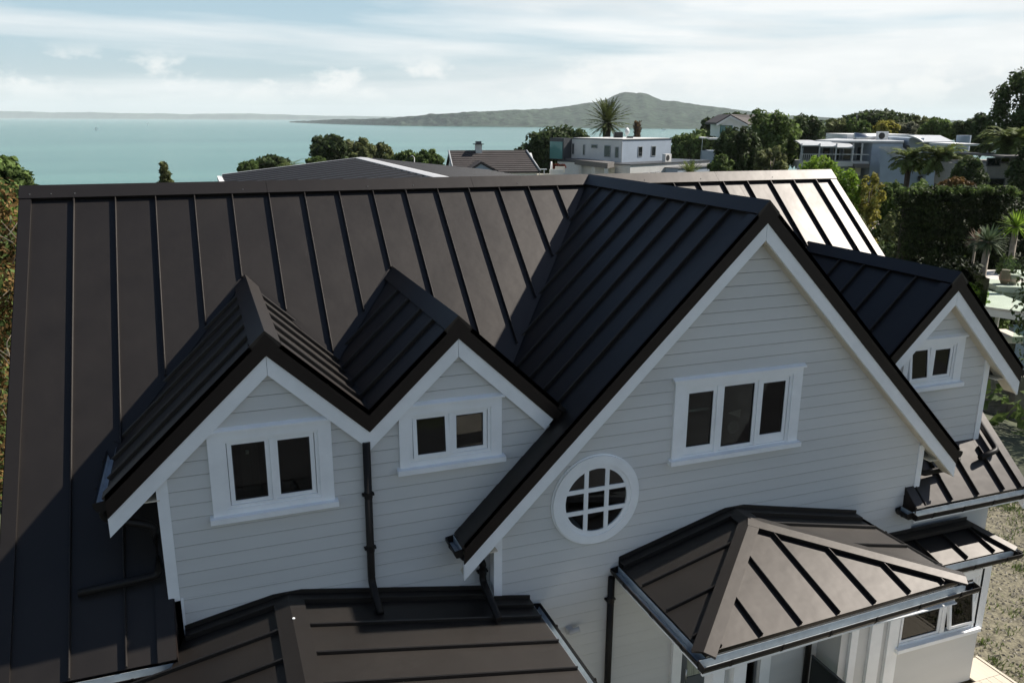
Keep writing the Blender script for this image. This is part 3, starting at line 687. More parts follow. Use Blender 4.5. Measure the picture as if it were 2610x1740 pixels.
MB().box(7.2, 9.95, -5.11, -4.55, BZ-.21, BZ-.195).build('soffit', 'white_trim', HOUSE)
m = MB(); m.box(BX0, 8.0, BY, BY+.06, GZ, BZ-.21); m.box(8.0, BX1, BY, BY+.06, GZ, -6.30); m.box(9.56, BX1, BY, BY+.06, -6.30, BZ-.21); m.box(8.0, 9.56, BY, BY+.06, -5.30, BZ-.21)
m.box(BX1-.06, BX1, BY+.061, -4.5, GZ, BZ-.21); m.box(BX0, BX0+.06, BY+.061, -4.56, GZ, BZ-.21)
m.build('bay_wall', 'weatherboard', HOUSE)
for x0, x1 in ((7.33, 7.45), (7.68, 7.88), (8.0, 8.20), (9.62, 9.80)): MB().box(x0, x1, BY-.05, BY-.002, GZ if x1 < 9 else -6.28, BZ-.21).build('pilaster', 'white_trim', HOUSE)
w5 = window(BY, 8.21, 9.66, -6.22, -5.26, [(8.27, 8.93, -6.14, -5.42), (9.10, 9.50, -6.06, -5.42)], 'ground-floor bay window with a sunlit sill', head=False, sillx=.06, tilt=(0, math.radians(8)), lining=.4)
for k in range(11): MB().prism([(8.26, BY+.03, -6.12+.064*k), (8.94, BY+.03, -6.12+.064*k), (8.94, BY+.05, -6.095+.064*k), (8.26, BY+.05, -6.095+.064*k)], (0, 0, .006)).build('blind_slat', 'white_trim', w5)
# ---- roof vent behind the ridge
v = MB().cyl((8.12, 1.45, -1.6), .20, 1.30, 20).build('roof_vent', 'steel', HOUSE)
for k in range(7): MB().cyl((8.12, 1.45, -.75+.06*k), .225, .028, 20).build('ring', 'steel', v)
MB().cyl((8.12, 1.45, -.30), .25, .03, 20).build('cowl', 'steel', v)

# ------------------------------------------------------------------ ground, sea, far land
YF = xform((CAM.x, CAM.y, 0), -YAW)                 # frame: x to the right of the view, y horizontally ahead, z up
YFI = YF.inverted()
SEA = -44.0
def loc(u, v, dist):
    """point in the YF frame: the ray of pixel (u, v) of the photograph, dist metres ahead (horizontally)"""
    d = YFI.to_3x3() @ (FWD + RGT*((u-1305)/FPX) - UPV*((v-870)/FPX)); k = dist/d.y
    return Vector((d.x*k, dist, CAM.z+d.z*k))
def sm(a, b, x): t = min(1, max(0, (x-a)/(b-a))); return t*t*(3-2*t)
def hgt(x, y):
    """terrain height in the YF frame"""
    d = math.hypot(x, y); az = math.degrees(math.atan2(x, y)) if y > 0 else 90
    w = YF @ Vector((x, y, 0))
    z = -7.45
    z -= 4.6*sm(6, 26, max(abs(w.x-4)-7.5, w.y-6, 0))               # falls away round the house platform
    if y > 0:
        edge = 150+70*sm(-5, 30, az)
        z -= 34.5*sm(edge, edge+75, d)*sm(-60, -20, 60-abs(az)*0.0)
    z -= 40*sm(120, 260, -x)
    z += 0.5*math.sin(x*.09)*math.cos(y*.07)*sm(22, 40, math.hypot(w.x-4, w.y+2))
    return max(z, -60)
GN = 150
gx = [(-1+2*i/GN) for i in range(GN+1)]
gv = []; gf = []
for j in range(GN+1):
    for i in range(GN+1):
        a = gx[i]; b = gx[j]; x = 420*math.copysign(abs(a)**1.7, a); y = 40+420*math.copysign(abs(b)**1.7, b)
        w = YF @ Vector((x, y, hgt(x, y))); gv.append((w.x, w.y, w.z))
for j in range(GN):
    for i in range(GN): k = j*(GN+1)+i; gf.append((k, k+1, k+GN+2, k+GN+1))
def raw(name, v, f, material, smooth=False, **kw):
    me = bpy.data.meshes.new(name); me.from_pydata(v, [], f); me.materials.append(MATS[material])
    if smooth: me.polygons.foreach_set('use_smooth', [True]*len(me.polygons))
    par = kw.pop('parent', None); org = kw.pop('org', (0, 0, 0))
    return link(bpy.data.objects.new(name, me), org, par, **kw)
raw('ground', gv, gf, 'grass_ground', smooth=True, kind='structure')

def water_mat():
    m = bpy.data.materials.new('sea_water'); m.use_nodes = True; t = m.node_tree; b = t.nodes['Principled BSDF']
    b.inputs['Roughness'].default_value = 0.22; b.inputs['IOR'].default_value = 1.33; b.inputs['Specular IOR Level'].default_value = 0.2
    g = t.nodes.new('ShaderNodeNewGeometry'); mp = t.nodes.new('ShaderNodeMapping'); t.links.new(g.outputs[0], mp.inputs[0])
    mp.inputs['Rotation'].default_value = (0, 0, YAW); mp.inputs['Scale'].default_value = (0.0009, 0.007, 1)
    n = t.nodes.new('ShaderNodeTexNoise'); n.inputs['Scale'].default_value = 1.0; n.inputs['Detail'].default_value = 7; t.links.new(mp.outputs[0], n.inputs[0])
    r = t.nodes.new('ShaderNodeValToRGB'); t.links.new(n.outputs[0], r.inputs[0])
    e = r.color_ramp.elements; e[0].position = .40; e[0].color = (0.034, 0.134, 0.120, 1); e[1].position = .62; e[1].color = (0.068, 0.196, 0.166, 1)
    t.links.new(r.outputs[0], b.inputs['Base Color'])
    mp2 = t.nodes.new('ShaderNodeMapping'); t.links.new(g.outputs[0], mp2.inputs[0]); mp2.inputs['Rotation'].default_value = (0, 0, YAW); mp2.inputs['Scale'].default_value = (0.12, 0.3, 1)
    n2 = t.nodes.new('ShaderNodeTexNoise'); n2.inputs['Scale'].default_value = 1.0; n2.inputs['Detail'].default_value = 5; t.links.new(mp2.outputs[0], n2.inputs[0])
    bp = t.nodes.new('ShaderNodeBump'); bp.inputs['Distance'].default_value = 0.35; t.links.new(n2.outputs[0], bp.inputs['Height']); t.links.new(bp.outputs[0], b.inputs['Normal'])
    MATS['sea'] = m
water_mat()
SR = 21000
sv = [(0, 0, SEA)]; sf = []
rings = [300, 1200, 4000, 9000, SR]; SN = 96
for r in rings:
    for i in range(SN): a = 2*math.pi*i/SN; sv.append((r*math.cos(a), r*math.sin(a), SEA))
for i in range(SN): sf.append((0, 1+i, 1+(i+1) % SN))
for k in range(len(rings)-1):
    for i in range(SN): a = 1+k*SN; sf.append((a+i, a+SN+i, a+SN+(i+1) % SN, a+(i+1) % SN))
raw('sea', sv, sf, 'sea', kind='structure')
mat('bush_hill', (0.028, 0.043, 0.026), rough=0.95, spec=0.1, var=0.8, vscale=0.022, bump=30.0, bscale=0.012)
mat('far_land', (0.055, 0.065, 0.045), rough=0.95, spec=0.1, var=0.8, vscale=0.004)
def interp(tab, x):
    if x <= tab[0][0]: return tab[0][1]
    for (a, b), (c, d) in zip(tab, tab[1:]):
        if x <= c: return b+(d-b)*(x-a)/(c-a)
    return tab[-1][1]
def land(name, prof, shore, ridge_d, u0, u1, nu, nr, seed, rough, material, label):
    """hill whose skyline and shore lie on the given pixels, with real distance: shore from the sea level, ridge at ridge_d(u)"""
    g = np.random.default_rng(seed); v = []; f = []
    noise = g.normal(0, 1, (nu+1, nr+1))
    for _ in range(2): noise = (noise+np.roll(noise, 1, 0)+np.roll(noise, -1, 0)+np.roll(noise, 1, 1)+np.roll(noise, -1, 1))/5
    noise /= noise.std()
    for i in range(nu+1):
        u = u0+(u1-u0)*i/nu; vs = interp(shore, u)
        p = loc(u, vs, 1000.0); ds = 1000*(CAM.z-SEA)/max(1e-3, (CAM.z-p.z)); ds = min(ds, 19500)
        dr = max(ridge_d(u), ds+150); top = loc(u, interp(prof, u), dr)
        for j in range(nr+1):
            s = j/nr; front = s <= .6
            if front: q = s/.6; d = ds+(dr-ds)*q; h = q**1.25
            else: q = (s-.6)/.4; d = dr+(dr-ds+400)*q; h = 1-q
            b = loc(u, vs, d); z = (SEA-1.5)+(top.z-SEA+1.5)*h
            z += noise[i, j]*rough*(0.25 if j == 0 else 1)*min(1, 4*h)*(.35 if abs(s-.6) < .05 else 1)
            w = YF @ Vector((b.x, d, z)); v.append((w.x, w.y, w.z))
    for i in range(nu):
        for j in range(nr): k = i*(nr+1)+j; f.append((k, k+nr+1, k+nr+2, k+1))
    return raw(name, v, f, material, smooth=True, kind='structure')
PROF = [(738, 311), (800, 307), (861, 304), (989, 302), (1095, 290), (1150, 287), (1230, 283), (1308, 278.6), (1393, 275.7), (1467, 265), (1520, 257), (1545, 250), (1562, 240), (1578, 233.5), (1592, 231), (1610, 232), (1618, 234.5), (1626, 233), (1647, 237), (1665, 246), (1683, 253), (1729, 257), (1781, 266), (1848, 274), (1914, 283), (2000, 292), (2069, 298), (2172, 300), (2403, 307), (2700, 310)]
SHORE = [(738, 312.5), (860, 317), (1019, 321), (1384, 325), (1505, 327.5), (1709, 329), (2000, 332), (2449, 335), (2700, 337)]
land('volcanic_island', PROF, SHORE, lambda u: 5200+900*math.exp(-((u-1600)/260)**2), 738, 2700, 330, 26, 3, 5.0, 'bush_hill', None)
FP = [(-200, 284), (0, 283.5), (60, 284), (140, 287), (230, 286), (330, 289), (420, 289.5), (520, 293), (640, 294), (720, 297), (800, 299.5), (900, 302)]
land('far_coast', FP, [(-200, 300.5), (200, 301.5), (500, 303), (700, 304.5), (900, 305.5)], lambda u: 15500, -200, 900, 160, 10, 9, 6.0, 'far_land', None)
FP2 = [(300, 296), (520, 289), (640, 288), (760, 293), (1000, 297), (1300, 300)]
land('far_ridge', FP2, [(300, 302.5), (1300, 306)], lambda u: 19600, 300, 1300, 80, 8, 10, 6.0, 'far_land', None)

# paved and gravelled ground round the house
def sheet(name, pts, z, material, th=.02, **kw):
    MB().prism([(x, y, z-th) for x, y in pts], (0, 0, th)).build(name, material, kind='structure', **kw)
sheet('driveway', [(-9, -9.4), (9.5, -9.4), (24, -14), (24, -45), (-14, -45)], GZ-.19, 'asphalt')
sheet('reflected_strip', [(3.6, -14.0), (8.6, -14.0), (9.2, -15.8), (3.6, -15.4)], GZ-.184, 'concrete')  # unseen pale strips added so the windows reflect bright stripes
sheet('reflected_strip', [(3.4, -16.2), (9.6, -16.6), (10.0, -18.0), (3.4, -17.5)], GZ-.184, 'concrete')
sheet('reflected_strip', [(5.4, -19.0), (12.0, -19.0), (12.0, -21.5), (5.4, -21.0)], GZ-.184, 'concrete')
sheet('gravel_yard', [(9.0, -9.0), (15.2, -9.0), (16.6, -7.1), (16.0, -4.6), (17.4, -2.2), (16.4, .2), (14.1, 1.6), (11.6, 1.1), (9.0, 1.5)], GZ-.16, 'gravel')
# deck in the bottom right corner
dk = MB().box(7.0, 10.36, -9.0, -5.02, GZ-.14, GZ-.045).build('deck', 'soil', None, 'pale timber deck beside the gravel yard, bottom right', 'deck')
for i in range(23):
    x = 6.99+.147*i
    MB().box(x, x+.140, -9.0, -5.06, GZ-.04, GZ-.01).build('deck_board', 'deck_board', dk)
MB().box(10.375, 10.42, -9.0, -4.60, GZ-.17, GZ+.0).build('edge_board', 'deck_board', dk)
MB().box(9.87, 10.37, -5.055, -4.62, GZ-.04, GZ-.01).build('deck_board', 'deck_board', dk)
# loose stones and weeds on the yard
g = np.random.default_rng(21); v = []; f = []
def in_yard(): return g.uniform(9.9, 16.8), g.uniform(-8.5, 1.2)
for _ in range(9000):
    x, y = in_yard()
    if x < 10.5 and y < -4.4: continue
    s = g.uniform(.012, .038); a = g.uniform(0, 6.28); k = len(v); z = GZ-.158
    c, q = math.cos(a)*s, math.sin(a)*s
    v += [(x-c, y-q, z), (x+q, y-c, z), (x+c, y+q, z), (x-q, y+c, z), (x+g.normal(0, s*.2), y+g.normal(0, s*.2), z+s*.7)]
    f += [(k, k+1, k+4), (k+1, k+2, k+4), (k+2, k+3, k+4), (k+3, k, k+4)]
mat('stone', (0.22, 0.20, 0.16), rough=0.9, island=0.55)
raw('loose_stones', v, f, 'stone', kind='stuff', label='loose pale stones scattered over the gravel yard', cat='stones')
v = []; f = []
for _ in range(420):
    x, y = in_yard(); n = int(g.integers(15, 60)); sp = g.uniform(.08, .38)
    if x < 10.6 and y < -4.4: continue
    for _ in range(n):
        px, py = x+g.normal(0, sp*.5), y+g.normal(0, sp*.5); a = g.uniform(0, 6.28); h = g.uniform(.03, .12); w = g.uniform(.006, .016); k = len(v); z = GZ-.165
        lx, ly = math.cos(a), math.sin(a); o = g.uniform(.02, .09)
        v += [(px-ly*w, py+lx*w, z), (px+ly*w, py-lx*w, z), (px+lx*o, py+ly*o, z+h)]; f.append((k, k+1, k+2))
mat('weed', (0.10, 0.14, 0.03), rough=0.8, island=0.5, trans=.25)
raw('weeds', v, f, 'weed', kind='stuff', label='tufts of weeds growing through the gravel yard', cat='weeds')

# ------------------------------------------------------------------ plants
LEAF = {}
def leafmat(name, col, var=.45, trans=.36, isl=.45, rough=.7, spec=.15):
    mat(name, col, rough=rough, spec=spec, island=isl, var=var, vscale=.8, trans=trans)
leafmat('leaf_dark', (0.059, 0.084, 0.032)); leafmat('leaf_mid', (0.109, 0.157, 0.046)); leafmat('leaf_olive', (0.147, 0.165, 0.067))
leafmat('leaf_bright', (0.188, 0.288, 0.037), trans=.4); leafmat('leaf_yellow', (0.260, 0.240, 0.050), trans=.35); leafmat('leaf_autumn', (0.155, 0.095, 0.035), var=.7, trans=.3)
leafmat('leaf_grey', (0.180, 0.186, 0.126)); leafmat('leaf_hedge', (0.024, 0.034, 0.010), isl=.5, trans=.08); leafmat('leaf_bronze', (0.12, 0.075, 0.05))
leafmat('frond', (0.133, 0.168, 0.050), isl=.3); leafmat('yucca', (0.085, 0.115, 0.060), isl=.3, trans=.15); leafmat('palm_frond', (0.085, 0.105, 0.034), isl=.45, trans=.2); leafmat('dead_frond', (0.10, 0.07, 0.04))
leafmat('flower_red', (0.12, 0.03, 0.02))
mat('bark', (0.075, 0.060, 0.045), rough=.95, var=.35, vscale=3, bump=.02, bscale=9); mat('bark_pale', (0.22, 0.19, 0.15), rough=.9, var=.3, vscale=4, bump=.01, bscale=12)
mat('palm_trunk', (0.07, 0.052, 0.038), rough=.95, var=.4, vscale=5, bump=.03, bscale=8, stretch=(1, 1, 3))
def leaves(clumps, n, size, seed, droop=0.0, aspect=1.7, shell=.35):
    """n leaf quads spread through the clumps (x,y,z,rx,ry,rz), most of them near each clump's surface"""
    g = np.random.default_rng(seed); C = np.array(clumps, float); wgt = (C[:, 3]*C[:, 4]+C[:, 4]*C[:, 5]+C[:, 3]*C[:, 5]); wgt /= wgt.sum()
    idx = g.choice(len(C), n, p=wgt); c = C[idx]
    d = g.normal(0, 1, (n, 3)); d /= np.linalg.norm(d, axis=1)[:, None]
    r = 1-np.abs(g.normal(0, shell, n)); r = np.clip(r, .1, 1.0)*(1+.10*g.normal(0, 1, n))
    p = c[:, :3]+d*c[:, 3:6]*r[:, None]
    nn = d*.7+g.normal(0, .55, (n, 3))+np.array([0, 0, .25]); nn /= np.linalg.norm(nn, axis=1)[:, None]
    a = np.cross(nn, g.normal(0, 1, (n, 3))); a /= np.linalg.norm(a, axis=1)[:, None]+1e-9; b = np.cross(nn, a)
    s = size*g.uniform(.6, 1.25, n); a *= (s*.5*aspect)[:, None]; b *= (s*.5)[:, None]
    mid = nn*(s*.12)[:, None]
    V = np.stack([p-a, p-b*.9+mid, p+a-np.array([0, 0, 1])*(s*droop)[:, None], p+b*.9+mid], 1).reshape(-1, 3)
    return V
def quads_obj(name, V, material, parent, org=(0, 0, 0), per=4):
    n = len(V)//per; me = bpy.data.meshes.new(name); me.vertices.add(len(V)); me.vertices.foreach_set('co', V.astype(np.float32).ravel())
    me.loops.add(n*per); me.loops.foreach_set('vertex_index', np.arange(n*per, dtype=np.int32)); me.polygons.add(n)
    me.polygons.foreach_set('loop_start', np.arange(0, n*per, per, dtype=np.int32)); me.polygons.foreach_set('loop_total', np.full(n, per, dtype=np.int32))
    me.update(calc_edges=True); me.materials.append(MATS[material])
    return link(bpy.data.objects.new(name, me), org, parent)
def tree(u, vtop, vbot, wpx, dist, leafm, label, name='tree', nl=3200, size=None, seed=1, depth=1.0, cl=16, bark='bark', shape='round', dens=1.35, cat='tree', group=None, spread=.74, sparse=.35, cr=(.17, .30), base_in=.0):
    """trunk with limbs and a clumped crown; the crown spans pixels vtop..vbot and wpx wide at that distance"""
    g = np.random.default_rng(seed); nl = int(nl*dens)
    if shape == 'round': cl = int(cl*2.1)
    top, bot = loc(u, vtop, dist), loc(u, vbot, dist); rx = wpx*.5*dist/FPX; gz_ = hgt(top.x, dist)-.1
    rz = (top.z-bot.z)/2; cz = (top.z+bot.z)/2; base = YF @ Vector((top.x, dist, gz_)); T = thing(name, base, label, cat, group)
    H = cz-gz_; clumps = []
    if shape == 'cone':
        for k in range(cl):
            s = (k+.5)/cl; a = k*2.4+g.uniform(-.5, .5); w = rx*(1.0-s*.92)*.62
            clumps.append((w*math.cos(a), w*math.sin(a), H-rz+2*rz*s*.93, rx*.42*(1.1-s*.75), rx*.42*(1.1-s*.75), rz*.19))
    elif shape == 'flat':
        for k in range(cl):
            a = k*2.4; q = math.sqrt((k+.5)/cl); clumps.append((rx*.85*q*math.cos(a), rx*.7*q*math.sin(a), H+rz*(.55-.9*q*q+g.normal(0, .16)), rx*.26, rx*.26, rz*.32))
    else:
        for k in range(cl):
            z = 1-2*(k+.5)/cl; a = k*2.39996+g.uniform(-.4, .4); q = math.sqrt(1-z*z); s = spread*g.uniform(.82, 1.15)
            r = g.uniform(*cr); clumps.append((rx*s*q*math.cos(a), rx*depth*s*q*math.sin(a), H+rz*s*z, rx*r, rx*depth*r, rz*r*.9))
        if sparse > .3: clumps.append((0, 0, H, rx*.62, rx*depth*.62, rz*.62))
    if cat == 'shrub':                                              # shrubs are leafy down to the ground
        zz = H-rz*.8; n0 = len(clumps)
        while zz > .3:
            for q in range(3): a = g.uniform(0, 6.28); clumps.append((rx*.5*math.cos(a), rx*.5*math.sin(a), zz, rx*.5, rx*.5, rx*.45))
            zz -= rx*.6
        nl = int(nl*(1+.5*(len(clumps)-n0)/max(8, n0)*1.2))
    size = size or max(.10, dist*.0034)
    V = leaves(clumps, nl, size, seed+50, shell=sparse)
    rot = np.array([[math.cos(-YAW), -math.sin(-YAW), 0], [math.sin(-YAW), math.cos(-YAW), 0], [0, 0, 1]]); V = V @ rot.T
    quads_obj('crown', V, leafm, T, base)
    m = MB(); tr = max(.05, rx*.085); m.tube([base, base+Vector((g.normal(0, .02)*rx, g.normal(0, .02)*rx, max(.3, H-rz*.75))), base+Vector((0, 0, H+rz*.2))], tr, 8, tr*.35)
    for c in clumps[:: max(1, len(clumps)//7)]:
        e = Vector(rot @ np.array(c[:3])); s0 = Vector((0, 0, max(.2, H-rz*.8))); mid = s0.lerp(e, .5)+Vector((0, 0, -.06*rz))
        m.tube([base+s0, base+mid, base+e], tr*.5, 6, tr*.14)
    m.build('trunk', bark, T)
    return T
def shrub_mass(name, label, cat, boxes, leafm, nl, size, seed, group=None, extra=None, second=None):
    """clipped or rambling bush made of leaf clumps given as (x,y,z,rx,ry,rz) in the YF frame"""
    c0 = boxes[0]; base = YF @ Vector((c0[0], c0[1], hgt(c0[0], c0[1])))
    T = thing(name, base, label, cat, group)
    V = leaves(boxes, nl, size, seed); h = np.c_[V, np.ones(len(V))] @ np.array(YF).T; V = h[:, :3]-np.array(base)
    quads_obj('foliage', V, leafm, T, base)
    if second:
        V = leaves(boxes, int(nl*second[1]), size, seed+3); h = np.c_[V, np.ones(len(V))] @ np.array(YF).T; quads_obj('foliage', h[:, :3]-np.array(base), second[0], T, base)
    m = MB(); g = np.random.default_rng(seed+9)
    for c in boxes[: 6]:
        b = YF @ Vector((c[0], c[1], hgt(c[0], c[1]))); t = YF @ Vector((c[0], c[1], c[2]+c[5]*.4)); m.tube([b, (b+t)/2+Vector((g.normal(0, .1), 0, 0)), t], .07, 6, .03)
    m.build('stem', 'bark', T)
    if extra: extra(T, base)
    return T
def palm(u, vc, rpx, dist, label, nf=46, leafm='frond', seed=1, trunk_r=.30, skirt=True, droop=1.0, up=.9, name='palm_tree', w=.05, stiff=False, group=None, cat='palm', leaflets=16, fl_=.23):
    """feather palm: trunk, a crown of arching fronds each with rows of leaflets"""
    g = np.random.default_rng(seed); c = loc(u, vc, dist); Rr = rpx*dist/FPX; gz_ = hgt(c.x, dist)-.1
    base = YF @ Vector((c.x, dist, gz_)); top = YF @ c; T = thing(name, base, label, cat, group)
    m = MB(); m.tube([base, base.lerp(top, .5)+Vector((g.normal(0, .03)*Rr, 0, 0)), top], trunk_r*1.1, 10, trunk_r); m.build('trunk', 'palm_trunk', T)
    vs = []
    for k in range(nf):
        az = k*2.39996+g.uniform(-.2, .2); el = up-1.55*(k/nf)**1.1*droop+g.normal(0, .05); ln = Rr*g.uniform(.86, 1.06)*(1.0 if el > -.2 else .85)
        n = 11; p = np.array([0, 0, .0]); pts = [p.copy()]; e = el
        for i in range(n):
            e -= (.05+.10*(i/n))*droop*(0.25 if stiff else 1.0)*(1.1 if el > 0 else .5)
            p = p+np.array([math.cos(az)*math.cos(e), math.sin(az)*math.cos(e), math.sin(e)])*ln/n; pts.append(p.copy())
        pts = np.array(pts); side = np.array([-math.sin(az), math.cos(az), 0])
        for i in range(n):                                            # rachis
            q = (1-i/n)*.05*ln/3+.012; vs.append([pts[i]-side*q, pts[i]+side*q, pts[i+1]+side*q*.8, pts[i+1]-side*q*.8])
        L_ = leaflets
        for i in range(1, L_+1):
            s = (i+.6)/(L_+1)*n; j = min(int(s), n-1); q = pts[j]+(pts[j+1]-pts[j])*(s-j); t = pts[j+1]-pts[j]; t /= np.linalg.norm(t)
            fl = ln*fl_*math.sin(math.pi*min(1, (.16+.84*i/L_)))**.6+.02*ln
            for sg in (-1, 1):
                d = t*.75+side*sg*.75+np.array([0, 0, .22-.45*g.random()]); d /= np.linalg.norm(d); wv = t*w*ln*.5
                tip = q+d*fl; tip[2] -= fl*.15
                vs.append([q-wv*.5, q+wv*.5, tip+wv*.15, tip-wv*.15])
    V = np.array(vs).reshape(-1, 3); quads_obj('fronds', V, leafm, T, top)
    if skirt:
        vs = []
        for k in range(26):
            az = g.uniform(0, 6.28); ln = Rr*g.uniform(.30, .55); d = np.array([math.cos(az), math.sin(az), 0]); sd = np.array([-d[1], d[0], 0])*Rr*.05
            a = d*trunk_r*.6; b = d*(trunk_r+Rr*.12)+np.array([0, 0, -ln*.5]); cc = d*(trunk_r+Rr*.10)+np.array([0, 0, -ln])
            vs.append([a-sd, a+sd, b+sd, b-sd]); vs.append([b-sd, b+sd, cc+sd*.3, cc-sd*.3])
        quads_obj('dead_skirt', np.array(vs).reshape(-1, 3), 'dead_frond', T, top)
    return T
def yucca(u, vc, rpx, dist, label, n=150, seed=1, leafm='yucca', trunk_r=.13, group=None, name='yucca', cat='shrub', width=.055):
    g = np.random.default_rng(seed); c = loc(u, vc, dist); Rr = rpx*dist/FPX; base = YF @ Vector((c.x, dist, hgt(c.x, dist)-.1)); top = YF @ c
    T = thing(name, base, label, cat, group); m = MB(); m.tube([base, base.lerp(top, .5), top], trunk_r*1.15, 8, trunk_r); m.build('trunk', 'bark_pale', T); vs = []
    for k in range(n):
        az = g.uniform(0, 6.28); el = math.asin(g.uniform(-.55, .98)); ln = Rr*g.uniform(.8, 1.08); d = np.array([math.cos(az)*math.cos(el), math.sin(az)*math.cos(el), math.sin(el)])
        sd = np.cross(d, [0, 0, 1]); sd /= np.linalg.norm(sd)+1e-6; sd *= Rr*width; a = d*.03; b = d*ln*.55; t = d*ln-np.array([0, 0, ln*.10*max(0, 1-el)])
        vs.append([a-sd*.5, a+sd*.5, b+sd, b-sd]); vs.append([b-sd, b+sd, t+sd*.1, t-sd*.1])
    quads_obj('leaf_rosette', np.array(vs).reshape(-1, 3), leafm, T, top); return T
# trees on the cliff edge, left of the middle
GC = 'trees along the cliff edge'
tree(634, 408, 452, 58, 112, 'leaf_mid', 'small round tree at the left end of the cliff-edge row', seed=1, nl=1800, cl=11, group=GC)
tree(690, 394, 452, 96, 115, 'leaf_dark', 'broad low tree just left of the clifftop palm', seed=2, nl=2600, group=GC)
tree(806, 396, 446, 60, 112, 'leaf_mid', 'low bush between the small palm and the tall cliff tree', seed=3, nl=1600, cl=10, group=GC)
tree(838, 340, 440, 104, 120, 'leaf_dark', 'tallest round-headed tree above the neighbouring ribbed roof', seed=4, nl=4200, cl=20, group=GC)
tree(915, 350, 440, 96, 122, 'leaf_olive', 'ragged olive tree right of the tallest cliff tree', seed=5, nl=2900, cl=15, group=GC, sparse=.32)
tree(976, 362, 440, 62, 123, 'leaf_olive', 'thin open tree right of the ragged olive tree', seed=6, nl=1700, cl=11, group=GC, sparse=.3)
tree(1035, 384, 446, 84, 122, 'leaf_mid', 'low spreading tree behind the lamp pole, left half', seed=7, nl=2300, group=GC)
tree(1092, 381, 446, 84, 121, 'leaf_mid', 'low spreading tree touching the white gable end', seed=8, nl=2300, group=GC)
palm(744, 424, 48, 108, 'small arching palm showing over the ribbed roof', nf=26, seed=4, skirt=False, up=.9, trunk_r=.2)
tree(416, 410, 500, 56, 45, 'leaf_olive', 'small pointed tree sticking up behind the ridge, far left', seed=9, nl=1500, shape='cone', cl=13, size=.17)
tree(-10, 386, 600, 170, 42, 'leaf_mid', 'large dense green tree at the left edge above the autumn hedge', seed=10, nl=7000, cl=22, size=.20)
tree(1425, 314, 460, 205, 118, 'leaf_dark', 'big dark tree between the tiled house and the palm', seed=11, nl=6500, cl=26)
tree(1320, 372, 440, 44, 112, 'leaf_dark', 'small dark tree at the right end of the tiled ridge', seed=12, nl=1200, cl=9)
tree(1775, 332, 430, 150, 150, 'leaf_mid', 'rounded tree right of the bare palm trunk, above the sea', seed=13, nl=4200, cl=20)
tree(1815, 296, 360, 62, 168, 'leaf_dark', 'upright tree left of the white gabled house', seed=14, nl=1500, cl=10)
tree(1872, 281, 330, 78, 175, 'leaf_dark', 'flat-topped tree behind the white gabled house', seed=15, nl=1700, shape='flat', cl=12)
tree(1888, 312, 480, 122, 98, 'leaf_dark', 'tall very dark tree in front of the white gabled house', seed=16, nl=5200, cl=22, depth=.8)
tree(1975, 272, 470, 150, 108, 'leaf_mid', 'tallest peaked tree between the two modern houses', seed=17, nl=5600, cl=24)
tree(2062, 288, 440, 118, 116, 'leaf_dark', 'round tree right of the tallest peaked tree', seed=18, nl=3800, cl=18)
tree(1968, 372, 470, 92, 80, 'leaf_olive', 'open pale-stemmed tree just behind the right end of the ridge', seed=19, nl=1700, cl=12, bark='bark_pale', sparse=.28)
tree(1840, 388, 470, 70, 92, 'leaf_mid', 'yellowish bush at the foot of the white gabled house', seed=20, nl=1700, cl=10)
tree(2135, 300, 380, 90, 138, 'leaf_olive', 'greyish tree behind the glazed balcony house, left', seed=21, nl=2300, cl=13)
tree(2190, 300, 372, 74, 136, 'leaf_mid', 'bushy tree behind the rooftop air units', seed=22, nl=1900, cl=12)
tree(2240, 276, 360, 225, 158, 'leaf_dark', 'wide umbrella-shaped tree on the skyline', seed=23, nl=4200, shape='flat', cl=26)
tree(2262, 305, 352, 66, 132, 'leaf_yellow', 'yellow-leaved tree behind the flat roof', seed=24, nl=1700, cl=11)
tree(2312, 308, 356, 62, 133, 'leaf_grey', 'grey-leaved tree right of the yellow tree', seed=25, nl=1600, cl=11)
tree(2352, 292, 356, 66, 140, 'leaf_olive', 'feathery olive tree right of the grey-leaved tree', seed=26, nl=1500, cl=11, sparse=.3)
tree(2405, 299, 362, 104, 128, 'leaf_mid', 'bright green tree above the vaulted roof', seed=27, nl=2500, cl=14)
tree(2492, 288, 400, 96, 112, 'leaf_dark', 'dense leaning tree right of the round tower', seed=28, nl=3200, cl=16)
tree(2618, 168, 400, 150, 82, 'leaf_dark', 'very tall dark tree at the right edge of the skyline', seed=29, nl=4200, cl=26, sparse=.25, cr=(.18, .30), spread=.75)
tree(2478, 392, 540, 92, 63, 'leaf_dark', 'dark tree in front of the shaded house, right of the middle palm', seed=51, nl=2800)
tree(2560, 470, 580, 90, 60, 'leaf_dark', 'dark bush under the big palm at the right edge', seed=52, nl=2400, cat='shrub', name='shrub')
tree(2740, 250, 600, 250, 76, 'leaf_dark', 'unseen spreading tree added beyond the right edge to shade the house there', seed=53, nl=5200)  # added out of view to throw shade on the right-hand house
tree(2660, 330, 560, 150, 64, 'leaf_dark', 'dense tree filling the right edge beside the big palm', seed=54, nl=4200)
tree(2890, 480, 1080, 520, 23.5, 'leaf_dark', 'unseen large tree added beyond the right edge to shade the block wall', seed=55, nl=6500)  # stands outside the view, added to darken the ground by the wall
